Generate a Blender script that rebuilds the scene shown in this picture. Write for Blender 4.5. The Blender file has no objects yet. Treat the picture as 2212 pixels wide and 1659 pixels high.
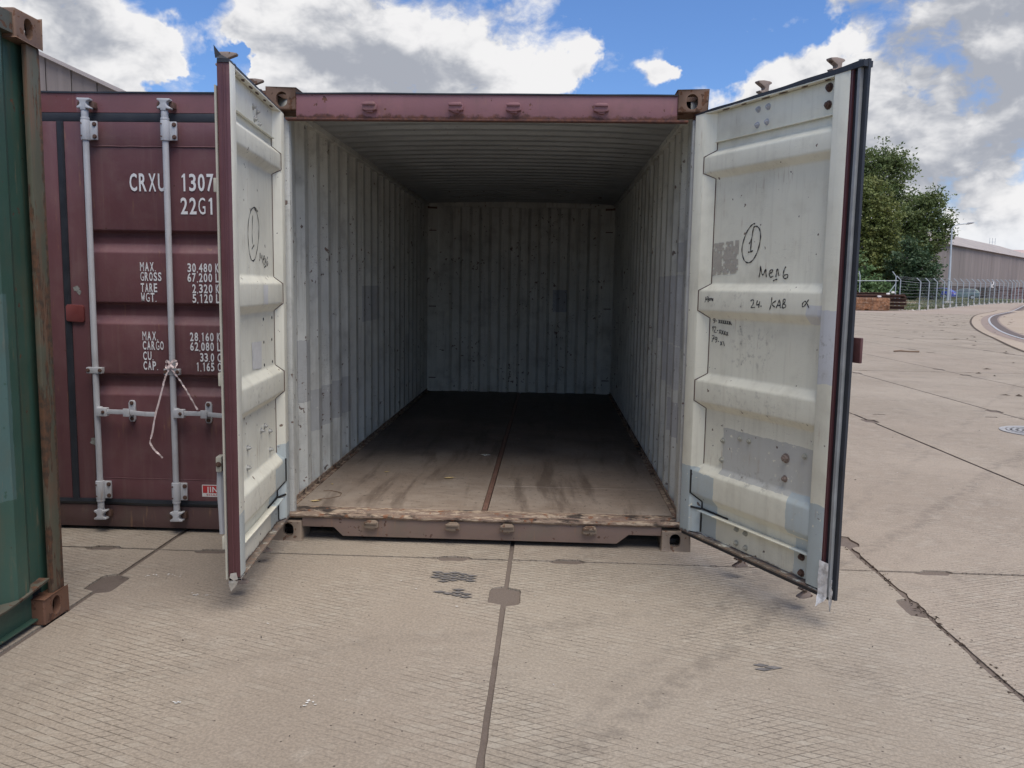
import bpy, bmesh, math, random
import numpy as np
from mathutils import Vector, Matrix, noise as mnoise
from mathutils.geometry import tessellate_polygon
R = math.radians
sc = bpy.context.scene
col = sc.collection
rnd = random.Random(7)

# ---------------------------------------------------------------- camera
cam_d = bpy.data.cameras.new('camera')
cam = bpy.data.objects.new('camera', cam_d); col.objects.link(cam)
yaw, pitch, roll = -0.042998, 0.115712, 0.016094
fw = Vector((math.sin(yaw)*math.cos(pitch), math.cos(yaw)*math.cos(pitch), -math.sin(pitch)))
r0 = Vector((math.cos(yaw), -math.sin(yaw), 0)); u0 = r0.cross(fw)
rt = math.cos(roll)*r0 + math.sin(roll)*u0; up = -math.sin(roll)*r0 + math.cos(roll)*u0
M = Matrix((rt, up, -fw)).transposed().to_4x4(); M.translation = Vector((0.3791, -4.7532, 1.5124))
cam.matrix_world = M
cam_d.sensor_width = 36; cam_d.lens = 36*1810.06/2212
cam_d.clip_start = 0.05; cam_d.clip_end = 3000
sc.camera = cam

# ---------------------------------------------------------------- world
SUN_EL, SUN_DIR = 68, Vector((0.22, -0.34, 0))
SUN_E = 2.0
SKY_S = 0.10
CLOUDS = [(-0.485,0.837,0.254,0.052,1),(-0.466,0.857,0.22,0.042,1),(-0.517,0.831,0.204,0.056,1),(-0.416,0.875,0.25,0.016,0.6),(-0.436,0.877,0.2,0.023,0.8),(-0.348,0.898,0.268,0.018,1.1),(-0.36,0.897,0.255,0.014,0.8),(-0.248,0.929,0.273,0.07,1.1),(-0.152,0.951,0.27,0.089,1.2),(-0.056,0.959,0.278,0.066,1.1),(-0.281,0.933,0.224,0.035,0.9),(-0.237,0.944,0.231,0.023,0.8),(-0.315,0.916,0.25,0.023,0.6),(-0.102,0.97,0.221,0.033,0.8),(-0.045,0.973,0.227,0.028,0.9),(-0.179,0.959,0.22,0.013,0.9),(0.008,0.962,0.271,0.028,0.7),(0.118,0.963,0.243,0.023,1.0),(0.144,0.962,0.233,0.014,1.1),(0.204,0.955,0.214,0.026,1),(0.249,0.941,0.228,0.028,1),(0.284,0.929,0.237,0.028,0.9),(0.334,0.912,0.238,0.035,1),(0.361,0.892,0.273,0.052,1.1),(0.412,0.874,0.259,0.061,1.6),(0.437,0.873,0.215,0.066,1.6),(0.403,0.899,0.171,0.08,1.6),(0.447,0.886,0.119,0.061,1.4),(0.374,0.919,0.122,0.056,1.2),(0.32,0.929,0.185,0.052,1.2),(0.428,0.902,0.055,0.056,1.1),(0.472,0.88,0.054,0.042,1),(0.252,0.947,0.198,0.047,1),(-0.373,0.898,0.231,0.033,-1.2),(-0.401,0.892,0.211,0.026,-1.0),(-0.335,0.914,0.231,0.014,-0.8),(-0.173,0.955,0.242,0.028,-1.0),(-0.138,0.962,0.234,0.023,-1.0),(-0.208,0.951,0.228,0.016,-0.5),(0.1,0.953,0.286,0.066,-1.5),(0.179,0.945,0.274,0.056,-1.5),(0.242,0.927,0.288,0.052,-1.3),(0.069,0.971,0.227,0.028,-1.1),(0.042,0.965,0.26,0.023,-1.2),(0.022,0.975,0.223,0.019,-0.9),(0.168,0.959,0.23,0.023,-0.9),(0.284,0.921,0.268,0.028,-0.7),(-0.404,0.873,0.274,0.028,-0.3),(0.44,0.894,0.085,0.016,-1.6),(0.459,0.877,0.14,0.012,-1.2)]
DARKS = [(0.399,0.877,0.268,0.047,1.2),(0.42,0.877,0.233,0.052,1.2),(0.45,0.87,0.201,0.038,0.8),(0.367,0.913,0.176,0.052,1),(0.415,0.894,0.168,0.042,0.9),(0.331,0.929,0.166,0.028,0.8),(0.388,0.911,0.138,0.019,0.8),(0.442,0.887,0.13,0.023,0.5),(-0.112,0.96,0.258,0.066,0.7),(-0.221,0.94,0.262,0.047,0.4),(-0.479,0.842,0.247,0.056,0.5),(-0.222,0.943,0.248,0.038,0.4),(0.422,0.899,0.116,0.028,0.5),(0.463,0.883,0.073,0.028,0.4),(-0.512,0.826,0.234,0.042,0.4)]
w = bpy.data.worlds.new('World'); sc.world = w; w.use_nodes = True
nt = w.node_tree; nt.nodes.clear()
class NT:
    def __init__(s, tree): s.t = tree
    def n(s, typ, **k):
        nd = s.t.nodes.new(typ)
        for a, b in k.items(): setattr(nd, a, b)
        return nd
    def put(s, sock, v):
        if isinstance(v, bpy.types.NodeSocket): s.t.links.new(v, sock)
        elif v is not None: sock.default_value = v
    def math(s, op, a, b=None, c=None, clamp=False):
        nd = s.n('ShaderNodeMath', operation=op); nd.use_clamp = clamp
        s.put(nd.inputs[0], a); s.put(nd.inputs[1], b)
        if c is not None: s.put(nd.inputs[2], c)
        return nd.outputs[0]
    def vmath(s, op, a, b=None):
        nd = s.n('ShaderNodeVectorMath', operation=op); s.put(nd.inputs[0], a)
        if b is not None: s.put(nd.inputs[1], b)
        return nd.outputs['Value'] if op == 'DOT_PRODUCT' else nd.outputs[0]
    def ramp(s, v, a, b, lo=0.0, hi=1.0, smooth=True):
        nd = s.n('ShaderNodeMapRange'); nd.interpolation_type = 'SMOOTHSTEP' if smooth else 'LINEAR'
        s.put(nd.inputs['Value'], v); s.put(nd.inputs['From Min'], a); s.put(nd.inputs['From Max'], b)
        s.put(nd.inputs['To Min'], lo); s.put(nd.inputs['To Max'], hi)
        return nd.outputs['Result']
    def mix(s, f, a, b, mode='MIX'):
        nd = s.n('ShaderNodeMix', data_type='RGBA', blend_type=mode)
        s.put(nd.inputs[0], f)
        for i, v in ((6, a), (7, b)):
            if isinstance(v, (tuple, list)): v = (*v[:3], 1)
            s.put(nd.inputs[i], v)
        return nd.outputs[2]
    def noise(s, vec, scale, detail=4, rough=0.55, dist=0.0, out='Fac'):
        nd = s.n('ShaderNodeTexNoise'); s.put(nd.inputs['Vector'], vec)
        nd.inputs['Scale'].default_value = scale; nd.inputs['Detail'].default_value = detail
        nd.inputs['Roughness'].default_value = rough; nd.inputs['Distortion'].default_value = dist
        return nd.outputs[out]
    def voro(s, vec, scale, feat='F1', out='Distance'):
        nd = s.n('ShaderNodeTexVoronoi', feature=feat); s.put(nd.inputs['Vector'], vec)
        nd.inputs['Scale'].default_value = scale
        return nd.outputs[out]
    def sep(s, v):
        nd = s.n('ShaderNodeSeparateXYZ'); s.put(nd.inputs[0], v); return nd.outputs
    def comb(s, x, y, z):
        nd = s.n('ShaderNodeCombineXYZ')
        for i, v in enumerate((x, y, z)): s.put(nd.inputs[i], v)
        return nd.outputs[0]
    def mul(s, v, k): return s.vmath('MULTIPLY', v, k)
W_ = NT(nt)
tc = W_.n('ShaderNodeTexCoord').outputs['Generated']
sky = W_.n('ShaderNodeTexSky', sky_type='NISHITA'); sky.sun_disc = False
sky.sun_elevation = R(SUN_EL); sky.sun_rotation = math.atan2(SUN_DIR.x, SUN_DIR.y)
sky.air_density = 1.0; sky.dust_density = 0.3; sky.ozone_density = 3.0
skyc = W_.mix(1.0, sky.outputs[0], (0.47, 0.60, 0.80), 'MULTIPLY')
dz = W_.sep(tc)[2]
def blobs(lst):
    acc = 0.0
    for x, y, z, s_, wt in lst:
        d = W_.vmath('DOT_PRODUCT', tc, (x, y, z))
        e = W_.math('POWER', math.e, W_.math('MULTIPLY', W_.math('SUBTRACT', d, 1.0), 1/(s_*s_)))
        acc = W_.math('MULTIPLY_ADD', e, wt, acc)
    return acc
wq = W_.vmath('ADD', W_.mul(W_.vmath('SUBTRACT', W_.noise(tc, 6.0, 6, .6, out='Color'), (.5, .5, .5)), (.26, .26, .20)), tc)
tc0 = tc; tc = W_.vmath('NORMALIZE', wq)
field = blobs(CLOUDS)
tc = tc0
warp = W_.noise(tc, 9.0, 3, out='Color')
wv = W_.vmath('ADD', W_.mul(tc, (1, 1, 1.5)), W_.mul(W_.vmath('SUBTRACT', warp, (.5, .5, .5)), (.05, .05, .05)))
n1 = W_.noise(wv, 8.0, 10, 0.58)
wv2 = W_.vmath('ADD', wv, (0.012, -0.004, 0.035))
n2 = W_.noise(wv2, 8.0, 5, 0.58)
nb = W_.noise(W_.mul(tc, (1, 1, 2.2)), 2.6, 3)
cover = W_.math('ADD', W_.math('MULTIPLY', W_.math('SUBTRACT', nb, .47), 1.6), field)
cover = W_.math('MULTIPLY', W_.math('MAXIMUM', W_.math('MINIMUM', cover, 1.0), -1.0), 0.8)
F = W_.math('ADD', cover, W_.math('MULTIPLY', W_.math('SUBTRACT', n1, .5), 6.0))
alpha = W_.math('POWER', W_.ramp(F, -0.12, 0.62, smooth=False), 1.3)
relief = W_.math('SUBTRACT', n1, n2)
br = W_.math('MULTIPLY_ADD', relief, 2.6, 0.80)
br = W_.math('SUBTRACT', br, W_.ramp(F, 0.8, 2.6, 0, .24))
br = W_.math('SUBTRACT', br, W_.math('MULTIPLY', W_.math('MINIMUM', blobs(DARKS), 1.0), 0.42))
n3 = W_.noise(wv, 3.6, 5)
br = W_.math('MULTIPLY_ADD', W_.math('SUBTRACT', n3, .5), .7, br)
br = W_.math('MAXIMUM', W_.math('MINIMUM', br, 0.97), 0.27)
cc = W_.mix(W_.ramp(br, .25, .9), W_.mul(W_.mix(1.0, (1, 1, 1), (1, 1, 1)), (2.1, 2.22, 2.52)), (4.75, 4.72, 4.75))
out = W_.mix(alpha, skyc, cc)
out = W_.mix(W_.ramp(dz, 0.10, 0.0, 0, .55), out, (4.2, 4.6, 5.2))
bg = W_.n('ShaderNodeBackground'); bg.inputs[1].default_value = SKY_S
nt.links.new(out, bg.inputs[0])
wo = W_.n('ShaderNodeOutputWorld'); nt.links.new(bg.outputs[0], wo.inputs[0])

sun_d = bpy.data.lights.new('sun', 'SUN'); sun = bpy.data.objects.new('sun', sun_d); col.objects.link(sun)
sun_d.energy = SUN_E; sun_d.angle = R(48); sun_d.color = (1.0, 0.93, 0.84)
sd = SUN_DIR.normalized()*math.cos(R(SUN_EL)) + Vector((0, 0, math.sin(R(SUN_EL))))
sun.rotation_euler = sd.to_track_quat('Z', 'Y').to_euler()
sun.location = (10, -10, 30)
sc.view_settings.view_transform = 'Standard'; sc.view_settings.look = 'None'
sc.view_settings.gamma = 1; sc.view_settings.exposure = 0.92
sc.view_settings.use_curve_mapping = False
sc.render.engine = 'CYCLES'
sc.cycles.use_denoising = True
sc.cycles.max_bounces = 10; sc.cycles.diffuse_bounces = 2; sc.cycles.transparent_max_bounces = 8
sc.cycles.sample_clamp_indirect = 6

# ---------------------------------------------------------------- mesh helpers
class MB:
    def __init__(s): s.v = []; s.f = []; s.m = []
    def add(s, vs, fs, mi=0):
        o = len(s.v); s.v += [tuple(p) for p in vs]
        for f in fs: s.f.append([o+i for i in f]); s.m.append(mi)
    def box(s, lo, hi, mi=0):
        x0, y0, z0 = lo; x1, y1, z1 = hi
        if x1 < x0: x0, x1 = x1, x0
        if y1 < y0: y0, y1 = y1, y0
        if z1 < z0: z0, z1 = z1, z0
        s.add([(x0,y0,z0),(x1,y0,z0),(x1,y1,z0),(x0,y1,z0),(x0,y0,z1),(x1,y0,z1),(x1,y1,z1),(x0,y1,z1)],
              [(3,2,1,0),(4,5,6,7),(0,1,5,4),(1,2,6,5),(2,3,7,6),(3,0,4,7)], mi)
        return s
    def prism(s, poly, a, b, ax='y', mi=0):
        # poly in the two other axes, extruded along ax from a to b
        mk = {'y': lambda p, t: (p[0], t, p[1]), 'x': lambda p, t: (t, p[0], p[1]), 'z': lambda p, t: (p[0], p[1], t)}[ax]
        n = len(poly); vs = [mk(p, a) for p in poly]+[mk(p, b) for p in poly]
        fs = [(i, (i+1) % n, n+(i+1) % n, n+i) for i in range(n)]
        s.add(vs, fs+[tuple(range(n))[::-1], tuple(range(n, 2*n))], mi)
        return s
    def tube(s, pts, r, n=8, mi=0, caps=True):
        pts = [Vector(p) for p in pts]; k = len(pts)
        rs = r if isinstance(r, (list, tuple)) else [r]*k
        vs = []; ref = None
        for i, p in enumerate(pts):
            d = (pts[min(i+1, k-1)]-pts[max(i-1, 0)]).normalized()
            if ref is None: ref = Vector((0, 0, 1)) if abs(d.z) < .9 else Vector((1, 0, 0))
            a = d.cross(ref).normalized(); b = a.cross(d).normalized(); ref = b
            for j in range(n):
                t = 2*math.pi*j/n; vs.append(p+rs[i]*(math.cos(t)*a+math.sin(t)*b))
        fs = []
        for i in range(k-1):
            for j in range(n): fs.append((i*n+j, i*n+(j+1) % n, (i+1)*n+(j+1) % n, (i+1)*n+j))
        if caps: fs += [tuple(range(n))[::-1], tuple(range((k-1)*n, k*n))]
        s.add(vs, fs, mi); return s
    def cyl(s, p0, p1, r, n=12, mi=0): return s.tube([p0, p1], r, n, mi)
    def hexbolt(s, c, nrm, r=.011, h=.009, mi=0, stud=.006):
        c = Vector(c); nrm = Vector(nrm).normalized()
        s.tube([c, c+nrm*.003], r*1.45, 10, mi); s.tube([c+nrm*.003, c+nrm*(.003+h)], r, 6, mi)
        if stud: s.tube([c+nrm*(.003+h), c+nrm*(.003+h+stud)], r*.5, 6, mi)
        return s
    def ribbon(s, pts, wv, t=.0008, mi=0):
        # flat band: pts centre line, wv width vector(s)
        pts = [Vector(p) for p in pts]; n = len(pts)
        ws = wv if isinstance(wv, list) else [Vector(wv)]*n
        vs = []
        for p, q in zip(pts, ws): q = Vector(q); vs += [p-q, p+q]
        s.add(vs, [(2*i, 2*i+1, 2*i+3, 2*i+2) for i in range(n-1)], mi); return s
def smooth_by_angle(me, ang=35):
    bm = bmesh.new(); bm.from_mesh(me)
    for f in bm.faces: f.smooth = True
    lim = R(ang)
    for e in bm.edges:
        if len(e.link_faces) != 2 or e.calc_face_angle(0) > lim: e.smooth = False
    bm.to_mesh(me); bm.free()
def build(name, mb, mats, parent=None, loc=None, bevel=0, smooth=True, recalc=True, ang=35, seg=2):
    """one mesh object; verts are given in world (or parent-local) coordinates; loc = origin to subtract"""
    L = Vector(loc) if loc is not None else Vector((0, 0, 0))
    me = bpy.data.meshes.new(name)
    me.from_pydata([tuple(Vector(v)-L) for v in mb.v], [], mb.f)
    mats = mats if isinstance(mats, (list, tuple)) else [mats]
    for m in mats: me.materials.append(m)
    me.polygons.foreach_set('material_index', mb.m)
    if recalc or bevel:
        bm = bmesh.new(); bm.from_mesh(me)
        if recalc: bmesh.ops.recalc_face_normals(bm, faces=bm.faces)
        if bevel:
            es = [e for e in bm.edges if len(e.link_faces) == 2 and e.calc_face_angle(0) > R(30)]
            bmesh.ops.bevel(bm, geom=es, offset=bevel, segments=seg, profile=.6, affect='EDGES', clamp_overlap=True)
        bm.to_mesh(me); bm.free()
    if smooth: smooth_by_angle(me, ang)
    me.update()
    o = bpy.data.objects.new(name, me); col.objects.link(o)
    if parent is not None: o.parent = parent
    if loc is not None and parent is None: o.location = L
    return o
def tag(o, label=None, cat=None, group=None, kind=None):
    if label: o['label'] = label
    if cat: o['category'] = cat
    if group: o['group'] = group
    if kind: o['kind'] = kind
    return o
def empty(name, loc, label, cat, group=None, rotz=0):
    o = bpy.data.objects.new(name, None); col.objects.link(o); o.location = loc
    o.rotation_euler = (0, 0, rotz); o.empty_display_size = .2
    return tag(o, label, cat, group)
def dup(o, parent=None, loc=None, label=None):
    c = o.copy(); col.objects.link(c)
    if parent is not None: c.parent = parent
    if loc is not None: c.location = loc
    if label: c['label'] = label
    for ch in list(o.children): dup(ch, c)
    return c

# ---------------------------------------------------------------- materials
def mat_new(name):
    m = bpy.data.materials.new(name); m.use_nodes = True
    t = m.node_tree; t.nodes.clear(); N = NT(t)
    b = N.n('ShaderNodeBsdfPrincipled'); o = N.n('ShaderNodeOutputMaterial')
    t.links.new(b.outputs[0], o.inputs[0])
    return m, N, b
def bump(N, b, h, dist=.002, strength=1.0):
    nd = N.n('ShaderNodeBump'); nd.inputs['Distance'].default_value = dist; nd.inputs['Strength'].default_value = strength
    N.put(nd.inputs['Height'], h); N.t.links.new(nd.outputs[0], b.inputs['Normal'])
def simple(name, c, rough=.5, metal=0, var=.12, scale=12, bmp=.0006):
    m, N, b = mat_new(name)
    co = N.n('ShaderNodeTexCoord').outputs['Object']
    f = N.noise(co, scale, 6)
    N.put(b.inputs['Base Color'], N.mix(f, tuple(x*(1-var*1.6) for x in c), tuple(min(1, x*(1+var*1.6)) for x in c)))
    N.put(b.inputs['Roughness'], N.ramp(f, .3, .7, rough-.08, rough+.08)); b.inputs['Metallic'].default_value = metal
    if bmp: bump(N, b, N.noise(co, scale*4, 4), bmp)
    return m
RUST = (.13, .05, .022); RUSTD = (.045, .022, .014)
def paint(name, base, rough=.42, chip=.66, rustamt=.5, dirt=.25, dirtc=(.12, .09, .06), streak=.15, patches=(), lowrust=None, spec=.5,
          smudge=None, vscale=(1, 1, 1), chips=26, scratch=0.0, big=.1, cs=(1, 1, 1), rs=.45):
    """painted steel: broad fading, vertical streaks, dirt, small chips to rust; patches = touch-up paint (lo, hi, colour) in object space"""
    m, N, b = mat_new(name)
    co = N.n('ShaderNodeTexCoord').outputs['Object']
    cv = N.mul(co, vscale)
    f1 = N.noise(cv, 1.7, 5)
    c = N.mix(N.ramp(f1, .3, .7), tuple(x*(1-big) for x in base), tuple(min(1, x*(1+big)) for x in base))
    wob = N.noise(co, 22, 4, out='Color')
    cw = N.vmath('ADD', co, N.mul(N.vmath('SUBTRACT', wob, (.5, .5, .5)), (.02, .02, .02)))
    sx = N.sep(cw)
    for lo, hi, pc, amt in patches:
        k = None
        for i in range(3):
            if lo[i] is None: continue
            a = N.math('GREATER_THAN', sx[i], lo[i]); d = N.math('LESS_THAN', sx[i], hi[i])
            ab = N.math('MULTIPLY', a, d); k = ab if k is None else N.math('MULTIPLY', k, ab)
        wear = N.ramp(N.noise(co, 30, 5), .30, .36)
        k = N.math('MULTIPLY', N.math('MULTIPLY', k, wear), amt)
        c = N.mix(k, c, pc)
    if streak:
        st = N.noise(N.mul(co, (1, 1, .06)), 28, 4)
        c = N.mix(N.ramp(st, .48, .78, 0, streak), c, dirtc)
    if dirt:
        d1 = N.noise(co, 5.5, 8, .62)
        c = N.mix(N.ramp(d1, .46, .78, 0, dirt), c, dirtc)
    if rs:
        r1 = N.noise(N.mul(co, (1, 1, .10)), 55, 5, .6); r2 = N.ramp(N.noise(co, 4.2, 4), .50, .66)
        c = N.mix(N.math('MULTIPLY', N.math('MULTIPLY', N.ramp(r1, .56, .70), r2), rs), c, (.33, .19, .10))
    if scratch:
        s1 = N.noise(N.mul(co, (1, 1, 9)), 7, 3, dist=1.5)
        s2 = N.math('ABSOLUTE', N.math('SUBTRACT', s1, .5))
        msk = N.ramp(N.noise(co, 3.1, 2), .47, .58)
        c = N.mix(N.math('MULTIPLY', N.ramp(s2, .0, .006, scratch, 0), msk), c, (.06, .055, .05))
    if smudge:
        for lo, hi, amt in smudge:
            k = None
            for i in range(3):
                if lo[i] is None: continue
                mid, half = (lo[i]+hi[i])/2, (hi[i]-lo[i])/2
                dd = N.ramp(N.math('ABSOLUTE', N.math('SUBTRACT', sx[i], mid)), half*.5, half, 1, 0)
                k = dd if k is None else N.math('MULTIPLY', k, dd)
            nn = N.ramp(N.noise(co, 26, 6, .7), .5, .68)
            c = N.mix(N.math('MULTIPLY', N.math('MULTIPLY', k, nn), amt), c, (.27, .25, .21))
    ch = N.noise(N.mul(co, cs), chips, 3 if cs == (1, 1, 1) else 8, .5 if cs == (1, 1, 1) else .68)
    big_ = N.noise(co, 3.3, 3)
    mask = N.ramp(N.math('MULTIPLY_ADD', N.math('SUBTRACT', big_, .5), .35, ch), chip, chip+.02)
    if lowrust:   # (axis, edge value, reach): heavier corrosion close to an edge
        for ax, edge, reach in lowrust:
            dd = N.math('ABSOLUTE', N.math('SUBTRACT', N.sep(co)[ax], edge))
            dd = N.math('MULTIPLY_ADD', N.math('SUBTRACT', N.noise(co, 14, 6, .7), .5), reach*3.2, dd)
            mask = N.math('MAXIMUM', mask, N.ramp(dd, reach, reach*.35, 0, 1))
    rc = N.mix(N.ramp(N.noise(co, 40, 6), .35, .65), RUSTD, RUST)
    c = N.mix(N.math('MULTIPLY', mask, rustamt), c, rc)
    N.put(b.inputs['Base Color'], c)
    N.put(b.inputs['Roughness'], N.math('MULTIPLY_ADD', mask, .35, N.ramp(N.noise(co, 7, 5), .3, .7, rough-.07, rough+.12)))
    b.inputs['Specular IOR Level'].default_value = spec
    hh = N.math('MULTIPLY_ADD', mask, -.6, N.noise(co, 60, 4))
    hh = N.math('MULTIPLY_ADD', N.noise(co, 3.0, 2), 6.0, hh)
    bump(N, b, hh, .0007, .8)
    return m
MAROON = (.17, .072, .077); CREAM = (.80, .775, .635); BLUE = (.44, .52, .54); GREYP = (.50, .50, .465); LAV = (.60, .61, .635)
m_maroon = paint('maroon_paint', MAROON, .42, .74, .8, .35, (.10, .07, .06), .2)
m_maroon2 = paint('maroon_door_paint', (.143, .063, .069), .42, .75, .7, .45, (.20, .125, .115), .35)
m_header = paint('faded_maroon_paint', (.23, .105, .115), .5, .70, .8, .45, (.12, .075, .06), .15, lowrust=[(2, 2.425, .03)])
m_header2 = paint('faded_header_paint', (.20, .088, .095), .5, .75, .8, .3, (.12, .075, .06), .1, patches=[((-.75, None, None), (.1, None, None), (.165, .050, .048), .9)])
m_sill = paint('dirty_sill_paint', (.23, .16, .13), .6, .68, .7, .7, (.20, .165, .125), .25)
m_sillc = paint('grimy_sill_paint', (.10, .055, .052), .6, .75, .6, .5, (.12, .095, .075), .3)
m_green = paint('green_paint', (.036, .080, .058), .45, .70, .85, .30, (.10, .11, .09), .35)
m_greenrust = paint('rusty_green_paint', (.085, .085, .065), .6, .56, .8, .6, (.12, .075, .05), .6)
m_castrust = paint('rusty_casting', (.15, .088, .058), .6, .60, .7, .6, (.20, .115, .07), .3)
m_castdirty = paint('dirty_casting', (.23, .175, .13), .65, .60, .7, .5, (.28, .22, .15), .3)
m_inner = paint('inner_wall_paint', (.63, .635, .58), .5, .685, .8, .45, (.20, .19, .17), .35, scratch=.8,
    patches=[((-1.3, .68, .52), (-1.1, 1.75, .80), (.36, .365, .37), .6), ((-1.3, .45, .75), (-1.1, .70, 1.15), (.38, .385, .39), .6), ((-1.3, 2.2, 1.2), (-1.1, 3.0, 1.5), (.33, .34, .36), .6),
             ((1.1, .25, 1.16), (1.3, 1.5, 1.60), (.42, .425, .44), .7), ((1.1, .42, .88), (1.3, 1.15, 1.15), (.44, .445, .46), .7), ((1.1, .3, .58), (1.3, .82, .80), (.34, .34, .36), .7), ((1.1, .15, 1.62), (1.3, .6, 1.8), (.38, .385, .40), .6),
             ((.42, 5.7, 1.2), (.60, 6.0, 1.48), (.24, .27, .36), .6)])
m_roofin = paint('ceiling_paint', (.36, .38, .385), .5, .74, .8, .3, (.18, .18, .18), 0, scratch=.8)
m_maroon_edge = simple('maroon_edge', (.100, .038, .042), .4)
m_cream_r = paint('cream_paint_right', CREAM, .40, .715, .85, .34, (.40, .36, .27), .22, big=.05, scratch=.25,
    patches=[((.27, None, .535), (.95, None, .785), GREYP, .9), ((.66, None, .70), (.95, None, .74), (.5, .5, .47), .5), ((.93, None, 1.10), (1.06, None, 1.43), LAV, .85), ((.86, None, 1.36), (.96, None, 1.45), LAV, .7),
             ((-.06, None, .15), (.118, None, .535), BLUE, .9), ((.112, None, .16), (.25, None, .51), BLUE, .85), ((.80, None, .36), (.96, None, .56), BLUE, .85), ((.84, None, .1), (.965, None, .35), BLUE, .7), ((.955, None, .15), (1.06, None, .55), BLUE, .9)],
    lowrust=[(2, .150, .022)], smudge=[((.26, None, 1.08), (.66, None, 1.36), .6), ((.1, None, 1.40), (.5, None, 1.52), .4), ((.1, None, .85), (.9, None, 1.04), .35), ((.9, None, 1.1), (1.06, None, 1.35), .7), ((.3, None, .5), (.8, None, .62), .6)])
m_cream_l = paint('cream_paint_left', (.79, .77, .65), .40, .71, .85, .20, (.40, .37, .30), .22, big=.05,
    patches=[((-.06, None, .15), (.118, None, .60), BLUE, .85), ((.112, None, .16), (.30, None, .50), BLUE, .8), ((.955, None, .15), (1.06, None, .46), BLUE, .7), ((.40, None, 1.40), (.50, None, 1.50), (.72, .72, .72), .8)],
    lowrust=[(2, .150, .03)], smudge=[((.2, None, .8), (.9, None, 1.04), .4), ((.1, None, .3), (.9, None, .55), .45), ((0, None, 2.1), (.9, None, 2.2), .3)])
m_galv = paint('galvanised_steel', (.47, .48, .50), .45, .80, .7, .35, (.20, .18, .16), .35)
m_cam = paint('rusty_pale_cam', (.27, .21, .175), .6, .62, .7, .5, (.16, .10, .08), .2)
m_pbolt = simple('painted_bolt', (.42, .41, .34), .5, 0, .25, 60)
m_rustybolt = simple('rusty_bolt', (.10, .055, .04), .7, 0, .3, 60)
m_bolt = simple('steel_bolt', (.42, .42, .40), .4, .4, .2, 60)
m_rubber = simple('black_rubber', (.022, .025, .032), .5, 0, .35, 9)
m_rubber2 = simple('grey_worn_rubber', (.27, .28, .28), .5, 0, .3, 9)
m_bead = simple('brown_sealant', (.10, .06, .045), .6, 0, .2, 30)
m_mastic = simple('black_sealant', (.012, .011, .012), .45)
m_beige = simple('beige_strip', (.42, .40, .33), .5)
m_white, _N, _b = mat_new('white_stencil')
_co = _N.n('ShaderNodeTexCoord').outputs['Object']
_N.put(_b.inputs['Base Color'], _N.mix(_N.ramp(_N.noise(_co, 38, 5, .7), .70, .72), (.70, .71, .72), (.22, .10, .11))); _b.inputs['Roughness'].default_value = .55
m_ink = simple('black_marker', (.018, .018, .024), .5, 0, .3, 60, 0)
m_ink2 = simple('thin_marker', (.05, .05, .06), .5, 0, .3, 60, 0)
m_stick_red = simple('red_sticker', (.50, .04, .045), .4, 0, .1, 20, 0)
m_stick_white = simple('white_sticker', (.74, .72, .70), .4, 0, .05, 20, 0)
m_dark = simple('dark_inside', (.012, .011, .011), .9, 0, .2, 20, 0)
m_ribbon = simple('pale_pink_tape', (.72, .60, .58), .5, 0, .06, 30, 0)
m_rustplate = None

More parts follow.
